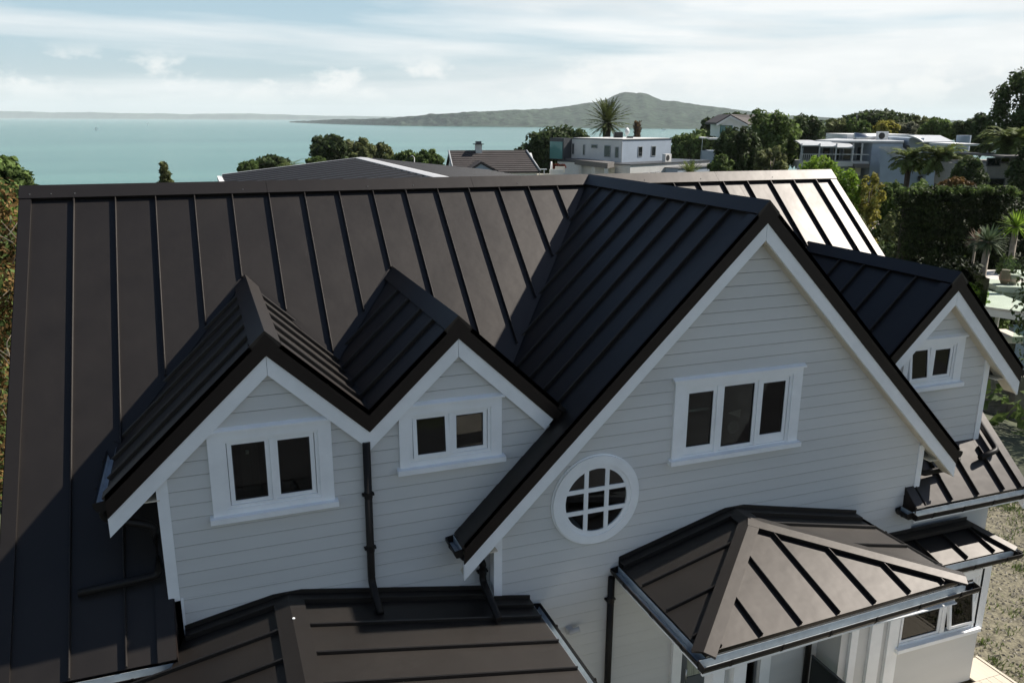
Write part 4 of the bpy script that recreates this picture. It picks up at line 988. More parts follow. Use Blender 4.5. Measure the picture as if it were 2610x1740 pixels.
# garden right of the house
GG = 'garden shrubs right of the roof'
tree(2092, 388, 500, 108, 62, 'leaf_bright', 'bright green shrub just above the right end of the ridge', seed=31, nl=3400, cl=16, cat='shrub', name='shrub', group=GG)
tree(2158, 425, 560, 96, 58, 'leaf_bright', 'lime-green shrub beside the sunlit roof verge', seed=32, nl=3000, cl=14, cat='shrub', name='shrub', group=GG)
tree(2222, 438, 560, 80, 58, 'leaf_yellow', 'yellowing small tree in front of the blue-grey wall', seed=33, nl=1900, cl=12, cat='shrub', name='shrub', group=GG, sparse=.28)
tree(2275, 458, 560, 76, 60, 'leaf_mid', 'dark leafy shrub under the fan of the left palm', seed=34, nl=1900, cl=12, cat='shrub', name='shrub', group=GG)
tree(2345, 452, 560, 84, 62, 'leaf_mid', 'glossy shrub between the two palm trunks', seed=35, nl=1900, cl=12, cat='shrub', name='shrub', group=GG)
tree(2190, 545, 660, 76, 52, 'leaf_olive', 'low shrub above the tiled roof corner', seed=36, nl=1800, cl=11, cat='shrub', name='shrub', group=GG)
tree(2282, 530, 660, 70, 48, 'leaf_olive', 'wispy upright shrub at the left end of the tall hedge', seed=37, nl=1800, cl=12, cat='shrub', name='shrub', group=GG)
tree(2265, 600, 740, 90, 46, 'leaf_dark', 'dark bush hiding the lower tiled roof', seed=38, nl=2300, cl=12, cat='shrub', name='shrub', group=GG)
tree(2450, 645, 790, 128, 34, 'leaf_hedge', 'rounded bush with yellow-green tips by the glass balustrade', seed=39, nl=3400, cl=15, cat='shrub', name='shrub', group=GG, size=.11)
tree(2490, 720, 800, 80, 32, 'leaf_bright', 'pale variegated shrub at the foot of the glass balustrade', seed=40, nl=1500, cl=10, cat='shrub', name='shrub', group=GG, size=.10)
tree(2575, 640, 760, 70, 37, 'leaf_mid', 'glossy bush behind the glass balustrade', seed=41, nl=1500, cl=10, cat='shrub', name='shrub', group=GG, size=.11)
hb = []
for i in range(15):
    for j in range(9):
        p = loc(2305+i*19, 512+j*42, 44); hb.append((p.x, 44+((i*7+j*3) % 3)*.25, p.z, .50, .7, .55))
for i in range(15):
    p = loc(2305+i*19, 488+6*math.sin(i*1.3)+(0 if i > 4 else 4), 44); hb.append((p.x, 44.3, p.z, .42, .6, .22))
def hedge_top(T, base):
    tb = [(loc(2300+i*15, 486+5*math.sin(i*1.7), 44.2).x, 44.2, loc(2300+i*15, 486+5*math.sin(i*1.7), 44.2).z, .34, .55, .20) for i in range(20)]
    V = leaves(tb, 4200, .11, 66); h = np.c_[V, np.ones(len(V))] @ np.array(YF).T; quads_obj('sunlit_top', h[:, :3]-np.array(base), 'leaf_mid', T, base)  # paler leaves stand in for sunlight on top, dark body for shade
shrub_mass('hedge', 'tall dark clipped hedge right of the sunlit roof', 'hedge', hb, 'leaf_hedge', 40000, .12, 61, extra=hedge_top)
hb = []
for i in range(7):
    for j in range(8):
        p = loc(2585+i*20, 540+j*44, 47); hb.append((p.x, 47, p.z, .5, .7, .6))
shrub_mass('hedge', 'lower hedge continuing past the tall hedge at the right edge', 'hedge', hb, 'leaf_hedge', 9000, .14, 62)
hb = []
for i in range(9):
    p = loc(2400+i*9, 478-14*math.exp(-((i-4)/2.5)**2), 46); hb.append((p.x, 46, p.z, .28, .4, .3))
shrub_mass('shrub', 'reddish-tipped bush standing up over the hedge top', 'shrub', hb, 'leaf_autumn', 1500, .12, 63, group=GG)
palm(2318, 408, 62, 78, 'left of the garden palms, with a shaggy skirt of dead fronds', nf=48, seed=11, droop=1.15, up=1.2, trunk_r=.24, w=.15, leaflets=22)
palm(2398, 404, 74, 76, 'middle garden palm with broad drooping fronds', nf=56, seed=12, droop=1.1, up=1.1, trunk_r=.26, w=.15, leaflets=22)
palm(2448, 410, 56, 77, 'small palm just right of the middle garden palm', nf=40, seed=13, droop=1.2, up=1.0, trunk_r=.2, skirt=False, w=.15, leaflets=22)
palm(2582, 362, 92, 72, 'big dark palm at the right edge in front of the shaded house', nf=60, seed=14, droop=1.2, up=1.1, trunk_r=.26, w=.15, leaflets=24)
palm(1548, 312, 66, 124, 'tall date palm standing against the volcanic island', nf=78, seed=15, droop=1.42, up=1.45, trunk_r=.62, skirt=False, stiff=True, w=.10, leaflets=18, fl_=.11, leafm='palm_frond')
palm(1757, 444, 40, 92, 'stubby palm at the foot of the grey modern house', nf=24, seed=16, droop=.5, up=1.25, trunk_r=.25, skirt=False, stiff=True, w=.08)
yucca(2518, 616, 52, 35, 'grey-green spiky yucca on a pale trunk', seed=3)
yucca(2590, 578, 48, 38, 'yellow-green spiky yucca at the right edge', seed=4, leafm='leaf_bright', n=130)
yucca(2488, 612, 34, 36, 'dark bronze flax leaning left of the grey-green yucca', seed=5, leafm='leaf_bronze', n=40, trunk_r=.05)
# bare cut-back palm trunk
c = loc(1625, 316, 124); b = YF @ Vector((c.x, 124, hgt(c.x, 124))); t = YF @ c
T = thing('palm_stump', b, 'bare cut-back palm trunk with a bulging top beside the date palm', 'palm trunk')
m = MB(); m.tube([b, b.lerp(t, .6), b.lerp(t, .9), t, t+Vector((0, 0, .25))], .44, 12, .44); m.build('trunk', 'palm_trunk', T)
vs = []; gg = np.random.default_rng(3)
for k in range(120):
    a = gg.uniform(0, 6.28); z = gg.uniform(-3.2, .3); d = np.array([math.cos(a), math.sin(a), 0]); sd = np.array([-d[1], d[0], 0])*.12; r = .44+.12*math.exp(-((z+.5)/.8)**2)
    p = d*r*.9+np.array([0, 0, z]); q = d*(r+.16)+np.array([0, 0, z+.30]); vs.append([p-sd, p+sd, q+sd*.6, q-sd*.6])
quads_obj('frond_stubs', np.array(vs).reshape(-1, 3), 'dead_frond', T, t)
# autumn-coloured rambling hedge left of the house
hb = []; gg = np.random.default_rng(8)
for i in range(60):
    p = loc(gg.uniform(-330, 30), gg.uniform(540, 1500), 16+gg.uniform(-.6, 1.6)); hb.append((p.x, p.y, p.z, .42, .5, .42))
for v_ in range(505, 1250, 52):
    p = loc(5, v_, 16.4); hb.append((p.x, p.y, p.z, .36, .5, .36))
def twigs(T, base):
    m = MB(); q = np.random.default_rng(77)
    for k in range(80):
        p = loc(q.uniform(-200, 42), q.uniform(560, 1150), 15.6+q.uniform(-.3, .4)); a = YF @ p; d = Vector((q.normal(0, .3), q.normal(0, .2), q.uniform(.2, .8))); m.tube([a-d*.5, a+Vector((q.normal(0, .04), 0, 0)), a+d*.5], .008, 5, .004)
    m.build('bare_twigs', 'bark_pale', T)
shrub_mass('autumn_hedge', 'rambling hedge with red-brown leaves and bare twigs left of the house', 'hedge', hb, 'leaf_autumn', 15000, .075, 64, extra=twigs, second=('leaf_mid', .6))
hb = [(loc(-20+20*i, 545+10*j, 17.5).x, 17.5, loc(-20+20*i, 545+12*j, 17.5).z, .25, .3, .2) for i in range(3) for j in range(2)]
shrub_mass('shrub', 'yellow-green tuft on top of the autumn hedge', 'shrub', hb, 'leaf_bright', 900, .07, 65)

# low undergrowth over the slopes between the houses
g = np.random.default_rng(91); ub = []
while len(ub) < 900:
    x, y = g.uniform(-70, 95), g.uniform(20, 175); w = YF @ Vector((x, y, 0))
    if -4 < w.x < 15 and w.y < 31: continue
    if y < 40 and x < 6: continue
    h = hgt(x, y)
    if h < -30: continue
    r = g.uniform(.6, 1.7); ub.append((x, y, h+r*.35, r*1.3, r*1.3, r*.8))
V = leaves(ub, 52000, .38, 92); h = np.c_[V, np.ones(len(V))] @ np.array(YF).T
o = quads_obj('undergrowth', h[:, :3], 'leaf_mid', None); o['kind'] = 'stuff'; o['label'] = 'low green undergrowth covering the slopes between the neighbouring houses'; o['category'] = 'undergrowth'

# ------------------------------------------------------------------ neighbouring houses
mat('pale_render', (0.60, 0.60, 0.58), rough=.8, var=.08, vscale=.8); mat('blue_render', (0.33, 0.39, 0.46), rough=.8, var=.07, vscale=.7); mat('white_wall', (0.74, 0.74, 0.72), rough=.7, var=.05, vscale=1)
mat('cream_wall', (0.60, 0.57, 0.50), rough=.8, var=.08, vscale=1); mat('cream_wall_shade', (0.26, 0.25, 0.23), rough=.8, var=.1); mat('taupe', (0.12, 0.11, 0.10), rough=.7); mat('flat_roof', (0.10, 0.10, 0.10), rough=.8, var=.2, vscale=.6)
mat('rib_roof', (0.018, 0.018, 0.02), rough=.5, var=.12, vscale=1); mat('brown_tile', (0.048, 0.040, 0.038), rough=.8, island=.25, var=.15, vscale=1); mat('pink_tile', (0.42, 0.35, 0.31), rough=.85, island=.18)
mat('brown_roof', (0.055, 0.045, 0.043), rough=.8, var=.1); mat('zinc', (0.52, 0.53, 0.53), rough=.45, spec=.5, var=.08, vscale=1.5); mat('frame_dark', (0.05, 0.055, 0.06), rough=.5); mat('frame_grey', (0.30, 0.32, 0.33), rough=.5)
mat('dark_glass', (0.012, 0.016, 0.017), rough=.06, spec=.8); mat('teal_pane', (0.10, 0.24, 0.23), rough=.1, spec=.7); mat('plastic_white', (0.72, 0.71, 0.68), rough=.5); mat('black_grille', (0.015, 0.015, 0.015), rough=.6); mat('signal_yellow', (0.55, 0.42, 0.03), rough=.5)
mat('ceramic', (0.25, 0.17, 0.12), rough=.6); mat('pale_tiles', (0.62, 0.57, 0.50), rough=.8, var=.1, vscale=1.2); mat('sail', (0.85, 0.85, 0.84), rough=.7)
def fb(u0, u1, v0, v1, dist, depth=.3, m=None):
    p, q = loc(u0, v1, dist), loc(u1, v0, dist); m = m or MB(YF); m.box(min(p.x, q.x), max(p.x, q.x), dist, dist+depth, min(p.z, q.z), max(p.z, q.z)); return m
def house_at(u, dist, label, name='house', cat='house', group=None):
    p = loc(u, 600, dist); return thing(name, YF @ Vector((p.x, dist, hgt(p.x, dist))), label, cat, group)
def win(part, mfr, u0, u1, v0, v1, dist, frame='frame_grey', pane='dark_glass', fw=None):
    p, q = loc(u0, v1, dist), loc(u1, v0, dist); f = fw or .07
    w = MB(YF); w.box(p.x, q.x, dist-.08, dist-.005, p.z, p.z+f); w.box(p.x, q.x, dist-.08, dist-.005, q.z-f, q.z); w.box(p.x, p.x+f, dist-.08, dist-.005, p.z+f, q.z-f); w.box(q.x-f, q.x, dist-.08, dist-.005, p.z+f, q.z-f)
    o = w.build('window', frame, part); MB(YF).box(p.x+f, q.x-f, dist-.03, dist-.012, p.z+f, q.z-f).build('pane', pane, o); return o
# --- ribbed dark roof straight behind the ridge
T = thing('house', (7.0, 20.0, -11.9), 'neighbouring house with dark ribbed metal roof and white edge caps', 'house')
NX, NZ, NS, NH, NY0, NY1 = 7.06, -.98, .108, 6.45, 7.2, 28.3
nr = [(NX, NY1, NZ), (NX, NY0, NZ), (NX-NH, NY0, NZ-NS*NH), (NX-NH, NY1, NZ-NS*NH)]; nq = [(NX, NY1, NZ), (NX, NY0, NZ), (NX+NH, NY0, NZ-NS*NH), (NX+NH, NY1, NZ-NS*NH)]
roof = slab([nr, nq], .10, 0).build('roof', 'rib_roof', T)
for k in range(20):
    y = NY1-.4-1.04*k
    for s in (-1, 1):
        a = Vector((NX+s*.34, y, NZ-NS*.34)); b = Vector((NX+s*NH, y, NZ-NS*NH)); MB().prism([a+Vector((0, -.16, 0)), a+Vector((0, .16, 0)), a+Vector((0, .07, .12)), a+Vector((0, -.07, .12))], b-a).build('rib', 'rib_roof', roof)
mat('edge_cap', (0.50, 0.50, 0.50), rough=.5, var=.05)
cap(roof, (NX, NY0, NZ), (NX, NY1, NZ), Vector((-NS, 0, 1)).normalized(), Vector((NS, 0, 1)).normalized(), w=.26, h=.10, mat_='edge_cap')
for s in (-1, 1): MB().prism([(NX, NY1+.02, NZ+.10), (NX+s*NH, NY1+.02, NZ-NS*NH+.10), (NX+s*NH, NY1+.02, NZ-NS*NH-.12), (NX, NY1+.02, NZ-.12)], (0, .16, 0)).build('verge_cap', 'edge_cap', roof)
MB().box(NX-NH-.22, NX-NH-.02, NY0, NY1+.1, NZ-NS*NH-.16, NZ-NS*NH+.02).build('gutter', 'white_wall', roof)
w = MB(); w.box(NX-NH+.5, NX+NH-.5, NY0+.5, NY1-.5, -12.2, NZ-NS*NH-.05); w.build('wall', 'cream_wall', T)
# --- white house with brown tiled roof
RB = -YAW+.24; p = YF @ loc(1155, 440, 92); OB = Vector((p.x, p.y, p.z)); XB = xform(OB, RB)
T = thing('house', (OB.x, OB.y, -12), 'white house with brown tiled roof and a chimney', 'house'); LB, DB, RZ = 9.9, 5.6, 2.15
fr_, bk_ = [Vector((0, 0, 0)), Vector((LB, 0, 0)), Vector((LB-.9, DB/2, RZ)), Vector((.0, DB/2, RZ))], [Vector((.0, DB/2, RZ)), Vector((LB-.9, DB/2, RZ)), Vector((LB, DB, 0)), Vector((0, DB, 0))]
m = MB(XB); m.prism(fr_, (0, 0, -.12)); m.prism(bk_, (0, 0, -.12)); roof = m.build('roof', 'brown_tile', T)
nt_ = 11
for k in range(nt_):                                                 # tile courses, each lapping the one below
    a, b = k/nt_, (k+1.12)/nt_; q0, q1 = fr_[0].lerp(fr_[3], a), fr_[1].lerp(fr_[2], a); r0, r1 = fr_[0].lerp(fr_[3], min(1, b)), fr_[1].lerp(fr_[2], min(1, b)); up = Vector((0, -.03, .07)); dn = Vector((0, -.01, .02))
    MB(XB).loft([[q0+up, q1+up, r1+dn, r0+dn], [q0, q1, r1, r0]]).build('tile_course', 'brown_tile', roof)
MB(XB).prism([(-.06, DB/2-.12, RZ-.02), (-.06, DB/2+.12, RZ-.02), (-.06, DB/2, RZ+.12)], (LB-.8, 0, 0)).build('ridge_cap', 'brown_tile', roof)
for a, b in ((fr_[0], fr_[3]), (fr_[1], fr_[2])): MB(XB).tube([a+Vector((0, 0, .08)), b+Vector((0, 0, .08))], .11, 6).build('verge_cap', 'frame_grey', roof)
m = MB(XB); m.prism([(.25, .35, -8), (.25, DB-.35, -8), (.25, DB-.35, -.1), (.25, DB/2, RZ-.2), (.25, .35, -.1)], (LB-.55, 0, 0)); m.build('wall', 'white_wall', T)
ch = MB(XB).box(3.05, 3.75, DB/2-.3, DB/2+.3, RZ-.3, RZ+.75).build('chimney', 'pale_render', T); MB(XB).box(2.85, 3.95, DB/2-.5, DB/2+.5, RZ+.75, RZ+.84).build('slab', 'frame_dark', ch); MB(XB).box(3.1, 3.7, DB/2-.25, DB/2+.25, RZ+.84, RZ+1.1).build('pot', 'frame_dark', ch)
gb = MB(XB); gb.prism([(.7, -1.2, -.35), (5.3, -1.2, -.35), (2.9, -1.2, .95)], (0, 3.2, 0)); g_ = gb.build('front_gable', 'blue_render', T)
for a, b in (((.45, -1.4, -.42), (2.9, -1.4, 1.02)), ((5.55, -1.4, -.42), (2.9, -1.4, 1.02))):
    a, b = Vector(a), Vector(b); MB(XB).prism([a, b, b+Vector((0, 0, .22)), a+Vector((0, 0, .22))], (0, 3.4, 0)).build('gable_roof', 'brown_tile', g_)
m = MB(XB); m.prism([(1.0, -2.9, -1.15), (6.2, -2.9, -1.15), (5.4, -1.25, -.42), (.9, -1.25, -.42)], (0, 0, -.1)); m.build('porch_roof', 'brown_tile', T); MB(XB).box(1.3, 5.9, -2.7, -1.2, -8, -1.25).build('porch_wall', 'white_wall', T)
for x, z in ((2.3, .05), (3.7, -.25)): MB(XB).tube([(x, -1.7, -.8), (x, -1.7, z)], .07, 8).build('vent_pipe', 'plastic_white', T)
wd = MB(XB).box(6.85, 7.75, .26, .34, -1.8, -1.2).build('window', 'frame_dark', T); MB(XB).box(7.27, 7.33, .24, .27, -1.8, -1.2).build('mullion', 'white_wall', wd)
wd = MB(XB).box(5.95, 6.35, .22, .34, -1.75, -1.15).build('meter_box', 'signal_yellow', T)
# --- terraced garden walls and posts between the tiled and the grey house
T = house_at(1390, 96, 'low pale garden walls and posts right of the tiled house', 'garden_wall', 'wall')
fb(1358, 1402, 443, 475, 96, .25).build('wall', 'cream_wall', T); fb(1400, 1436, 432, 475, 97, .25).build('wall', 'pale_render', T); fb(1415, 1440, 425, 440, 99, .25).build('wall', 'cream_wall', T)
fb(1374, 1376.5, 432, 462, 95, .12).build('post', 'white_wall', T); fb(1385.5, 1388, 432, 462, 95, .12).build('post', 'white_wall', T); fb(1366, 1394, 430.5, 433, 95, .2).build('rail', 'white_wall', T)
hb = [(loc(1412+4*i, 424+((i*5) % 4), 101).x, 101, loc(1412, 425, 101).z, .35, .3, .3) for i in range(7)]
shrub_mass('flower_bush', 'red flowering bush above the garden wall', 'shrub', hb, 'flower_red', 500, .22, 71)
# --- grey modern house, seen corner on
p = YF @ loc(1585, 411, 106); OC = Vector((p.x, p.y, p.z)); XC = xform(OC, -YAW+math.radians(44))
T = thing('house', (OC.x, OC.y, -12), 'flat-roofed grey modern house with an upper storey and carport', 'house')
ZT = 2.55; U1, U2 = 10.3, 8.6
bodyc = MB(XC).box(0, U1, 0, U2, -.2, ZT).build('upper_wall', 'blue_render', T)
MB(XC).box(-.06, U1+.06, -.06, U2+.06, ZT, ZT+.10).build('roof_edge', 'frame_dark', T); MB(XC).box(.2, U1-.2, .2, U2-.2, ZT+.101, ZT+.16).build('flat_roof', 'pale_render', T)
MB(XC).box(-.035, 0, 0, U2, -.15, ZT-.01).build('lit_side_skin', 'pale_render', T)  # pale skin paints this side as lit, against the bluish side
def cwin(face, a, b, z0, z1, frame='frame_grey', pane='dark_glass'):
    f = .09
    if face == 'r': B_ = lambda a0, a1, z0_, z1_, d0, d1: MB(XC).box(a0, a1, -d1, -d0, z0_, z1_)
    else: B_ = lambda a0, a1, z0_, z1_, d0, d1: MB(XC).box(-.035-d1, -.035-d0, a0, a1, z0_, z1_)
    o = B_(a, b, z0, z1, 0.0, .05).build('window', frame, T); B_(a+f, b-f, z0+f, z1-f, .051, .06).build('pane', pane, o)
cwin('r', 3.2, 4.1, .45, 1.75); cwin('r', 6.0, 6.95, .45, 1.75); cwin('l', .5, 1.15, .35, 1.75); cwin('l', 1.8, 2.9, .40, 1.9); cwin('l', 4.0, 5.1, 1.45, 1.95)
cwin('l', 6.1, 6.5, .5, 1.9); cwin('l', 8.0, 8.4, .55, 2.0)
MB(XC).box(U1, U1+.9, 1.2, U2-1, -.2, ZT-.05).build('end_wall', 'cream_wall', T)
MB(XC).box(-1.6, -.04, U2-.1, U2+2.4, -.1, ZT+.1).build('corner_frame', 'frame_dark', T); MB(XC).box(-1.7, -1.61, U2+.05, U2+2.3, .0, ZT-.35).build('corner_glass', 'teal_pane', T)
low_ = MB(XC).box(-2.6, 14.5, -3.4, U2, -6.5, -.28).build('lower_wall', 'pale_render', T); MB(XC).box(-2.7, 14.6, -3.5, U2, -.279, -.17).build('lower_roof', 'frame_dark', T)
MB(XC).box(4.4, 15.2, -5.4, -3.42, -6.5, -.85).build('lower_wall', 'blue_render', T); MB(XC).box(4.3, 15.3, -5.5, -3.43, -.849, -.75).build('lower_roof', 'flat_roof', T)
for a in (.2, 1.6, 2.6): 
    o = MB(XC).box(a-.1, a+.7, -3.45, -3.401, -2.2, -1.25).build('window', 'frame_grey', T); MB(XC).box(a, a+.6, -3.47, -3.451, -2.1, -1.35).build('pane', 'white_wall', o)
a, b = loc(1434, 403, 112), loc(1549, 416, 99); b = Vector((b.x, b.y, a.z)); dz = Vector((0, 0, -.62))
m = MB(YF); m.prism([a, b, b+dz, a+dz], (1.2, 3.6, 0)); m.build('carport_roof', 'taupe', T)
for s_ in (.02, .20, .42, .72, .98):
    q = a.lerp(b, s_)+dz; m = MB(YF); m.box(q.x-.2, q.x+.2, q.y+.1, q.y+.5, q.z-5, q.z-.01); m.build('carport_post', 'pale_render', T)
m = MB(YF); m.prism([a+Vector((1.3, 3.7, -.7)), b+Vector((1.3, 3.7, -.7)), b+Vector((1.3, 3.7, -6)), a+Vector((1.3, 3.7, -6))], (0, .2, 0)); m.build('back_wall', 'cream_wall', T)
for a_ in ((1566, 1588, 337, 360, 113, 1.3), (1600, 1614, 348, 362, 111, 1.0)): fb(*a_).build('roof_plant_box', 'black_grille', T)
def ac_unit(M, x, y, z, label, s=1.0):
    A = thing('air_conditioner', M @ Vector((x, y, z)), label, 'air conditioner', 'air conditioning units')
    MB(M).box(x, x+1.1*s, y, y+.45*s, z, z+.85*s).build('case', 'plastic_white', A); q = MB(M); q.prism([(x+.42*s+.33*s*math.cos(i*math.pi/8), y-.012, z+.42*s+.33*s*math.sin(i*math.pi/8)) for i in range(16)], (0, .01, 0)); q.build('fan_grille', 'black_grille', A)
ac_unit(XC, 5.6, -2.6, -.16, 'white air conditioner on the lower roof of the grey house', 1.15)
A = thing('satellite_dish', XC @ Vector((3.6, 2.2, ZT+.161)), 'round satellite dish on the grey house roof', 'satellite dish')
q = MB(XC); q.loft([[(3.6+r*math.cos(k*math.pi/8)*.9, 2.2-.3*(1-(r/.5)**2), ZT+1.0+r*math.sin(k*math.pi/8)) for k in range(16)] for r in (.5, .35, .18, .02)], close=False); q.build('dish', 'zinc', A); MB(XC).tube([(3.6, 2.25, ZT+.16), (3.6, 2.25, ZT+1.0)], .05, 8).build('mast', 'zinc', A)
# --- white gabled house behind the dark tree
T = house_at(1840, 150, 'tall white gabled house with green-framed windows behind the dark tree'); d = 150
w = fb(1831, 1900, 316, 470, d, 9); w.build('wall', 'white_wall', T)
a, b, c = loc(1826, 318, d-.4), loc(1862, 297, d-.4), loc(1905, 320, d-.4)
m = MB(YF); m.prism([loc(1831, 317, d), loc(1862, 299, d), loc(1900, 317, d)], (0, .3, 0)); m.build('gable', 'white_wall', T)
for s0, s1 in ((a, b), (c, b)):
    m = MB(YF); m.prism([s0, s1, s1+Vector((0, 0, .35)), s0+Vector((0, 0, .35))], (6.0, 12, 0) if s0 is c else (0, 9, 0)); m.build('roof', 'brown_roof', T)
m = MB(YF); m.prism([b, c, c+Vector((9.0, 6, .0)), b+Vector((10.0, 6, .35))], (0, 0, .2)); m.build('roof', 'brown_roof', T)
for s0, s1 in ((a, b), (c, b)): MB(YF).prism([s0+Vector((0, -.1, -.25)), s1+Vector((0, -.1, -.25)), s1+Vector((0, -.1, .12)), s0+Vector((0, -.1, .12))], (0, .09, 0)).build('barge_board', 'white_wall', T)
mat('green_frame', (0.02, 0.10, 0.09), rough=.5)
o = win(T, None, 1834, 1867, 320, 341, d, 'green_frame', 'teal_pane', .16)
for u in (1842.5, 1850.5, 1858.5): fb(u-.7, u+.7, 321, 340, d-.1, .06).build('mullion', 'green_frame', o)
m = fb(1806, 1834, 352, 356, d-5, 5.2); m.build('balcony_roof', 'white_wall', T); fb(1790, 1808, 350.5, 353.5, d-7, 7).build('beam', 'white_wall', T); fb(1789, 1791, 351, 386, d-7, .3).build('post', 'white_wall', T)
fb(1788, 1834, 384, 420, d-6, 6).build('balcony', 'blue_render', T); fb(1804, 1829, 361, 383, d-1, .9).build('opening', 'dark_glass', T); fb(1845, 1851, 363, 380, d-.06, .05).build('window', 'dark_glass', T)
# --- blue-grey house with vaulted zinc roofs
d = 104
T = house_at(2200, d, 'blue-grey modern house with vaulted zinc canopies and glazed balcony')
fb(2212, 2302, 366, 470, d, 10).build('wall', 'blue_render', T)
fb(2080, 2222, 363, 470, d+3.2, 8).build('wall', 'blue_render', T)
m = MB(YF); q = [loc(2078, 363, d+2), loc(2225, 364, d-.2), loc(2304, 365, d-.2), loc(2300, 355, d+12), loc(2130, 352, d+14)]; zq = q[1].z
m.prism([Vector((a.x, a.y, zq)) for a in q], (0, 0, .22)); m.build('flat_roof', 'zinc', T)
fb(2158, 2330, 343, 364, d+12, 8).build('upper_wall', 'white_wall', T)
def vault(u0, u1, vtop, vbot, d0, depth, rise, n=9, name='vaulted_roof'):
    p, q = loc(u0, vbot, d0), loc(u1, vbot, d0); top = loc(u0, vtop, d0).z-p.z; pts = []
    for i in range(n+1):                                               # arched from front to back
        s = i/n; pts.append(Vector((p.x, d0+depth*s, p.z+top*math.sin(math.pi*.5*min(1, s*1.25))**.8)))
    pts += [v_+Vector((0, .02, -.14)) for v_ in pts[::-1]]
    MB(YF).prism(pts, (q.x-p.x, 0, 0)).build(name, 'zinc', T)
for u0, u1, vb in ((2043, 2091, 370), (2092.5, 2134, 373), (2135.5, 2178, 375.5)): vault(u0, u1, 359+(u0-2043)*.045, vb, d-1, 4.2, 1)
bal = fb(2041, 2215, 412, 424, d-.6, 4).build('balcony_slab', 'pale_render', T); fb(2178, 2217, 418, 428, d-1.2, 3).build('balcony_beam', 'taupe', T)
fb(2132, 2176, 424, 470, d+1, 3).build('lower_wall', 'blue_render', T); fb(2178, 2195, 428, 448, d+1, 2).build('lower_wall', 'cream_wall', T)
for u in (2042.5, 2088.5, 2131, 2174, 2197): fb(u-1.1, u+1.1, 366, 414, d-.9, .18).build('balcony_post', 'zinc', T)
for u0, u1 in ((2092, 2118), (2120, 2143), (2145, 2172), (2179, 2197), (2199, 2216)):
    o = win(T, None, u0, u1, 374, 414, d+2.6, 'frame_grey', 'dark_glass', .1)
fb(2046, 2088, 372, 412, d+2.9, .2).build('recess_shade_panel', 'frame_dark', T)  # dark panel stands in for shade inside the balcony recess
for k in range(9): fb(2044+k*5.2, 2044.8+k*5.2, 394, 413, d-.95, .05).build('baluster', 'zinc', T)
fb(2041, 2215, 393, 394.2, d-.96, .08).build('handrail', 'zinc', T)
# curved lean roof fin
pts = []
for i in range(9): s = i/8; e = loc(2240+38*s, 374+26*s**1.7, d-1.6); pts.append(e)
pts2 = [e+Vector((2.35, 0, .05)) for e in pts]
m = MB(YF); 
m.loft([[a, b, b+Vector((0, 0, -.14)), a+Vector((0, 0, -.14))] for a, b in zip(pts, pts2)]); m.build('curved_roof', 'zinc', T)
m = MB(YF); m.prism([loc(2242, 380, d-1.5)]+[e+Vector((.05, .1, -.15)) for e in pts[1:]]+[loc(2279, 470, d-1.5), loc(2242, 470, d-1.5)], (1.9, .1, 0)); m.build('curved_wall', 'blue_render', T)
# big vault at right and tower
fb(2302, 2356, 352, 480, d+1, 9).build('wall', 'blue_render', T); fb(2356, 2432, 364, 480, d, 9).build('wall', 'blue_render', T)
va = []
for i in range(11): s = i/10; e = loc(2316+40*s, 346.5+17.5*s**2.0, d-.5); va.append(e)
m = MB(YF); m.loft([[a, a+Vector((3.9-.0*i, 6.5, .0)), a+Vector((3.9, 6.5, -.16)), a+Vector((0, 0, -.16))] for i, a in enumerate(va)]); m.build('vaulted_roof', 'zinc', T)
m = MB(YF); e0 = loc(2357, 364, d-.5); e1 = loc(2431, 363.5, d-.5); e2 = loc(2396, 347.5, d+6); e3 = loc(2330, 346.5, d+6)
m.prism([e0, e1, e2, e3], (0, 0, .12)); m.build('vaulted_roof', 'zinc', T)
p = loc(2438, 480, d+1); q = loc(2438, 345, d+1); MB(YF).cyl((p.x, p.y, p.z), .82, q.z-p.z, 18).build('round_tower', 'blue_render', T)
win(T, None, 2306, 2318, 371, 394, d+.95, 'frame_dark', 'dark_glass', .05); win(T, None, 2338, 2352, 449, 459, d+.9, 'frame_dark', 'dark_glass', .05); win(T, None, 2291, 2297, 418, 462, d-.05, 'frame_dark', 'dark_glass', .04)
XH = YF @ Matrix.Translation(loc(2236, 357, d+6)); ac_unit(XH, 0, 0, 0, 'white air conditioner on the vaulted house roof', 1.25)
A = thing('duct', YF @ loc(2200, 355, d+8), 'silver ventilation duct lying on the flat roof', 'duct'); p, q = loc(2180, 351, d+8), loc(2232, 352, d+8); MB(YF).tube([p+Vector((0, 0, -.5)), p, q], .42, 10).build('pipe', 'steel', A); fb(2203, 2238, 346, 355, d+9, 1).build('plenum_box', 'frame_dark', A)
# --- shaded house at the right edge
d = 68
T = house_at(2560, d, 'shaded cream house half hidden behind the palms at the right edge')
fb(2440, 2500, 367, 372, d+20, 6).build('roof_edge', 'white_wall', T); fb(2502, 2660, 418, 520, d, 8).build('wall', 'cream_wall_shade', T); fb(2560, 2700, 398, 402, d-1, 7).build('roof', 'taupe', T); fb(2470, 2510, 420, 480, d+1.5, 6).build('wall', 'cream_wall_shade', T)  # wall and roof colours darkened for the shade this house stands in
for u0, u1, v0, v1 in ((2512, 2552, 402, 424), (2516, 2562, 454, 480), (2594, 2640, 452, 500), (2570, 2600, 402, 424)): win(T, None, u0, u1, v0, v1, d, 'frame_dark', 'dark_glass', .08)
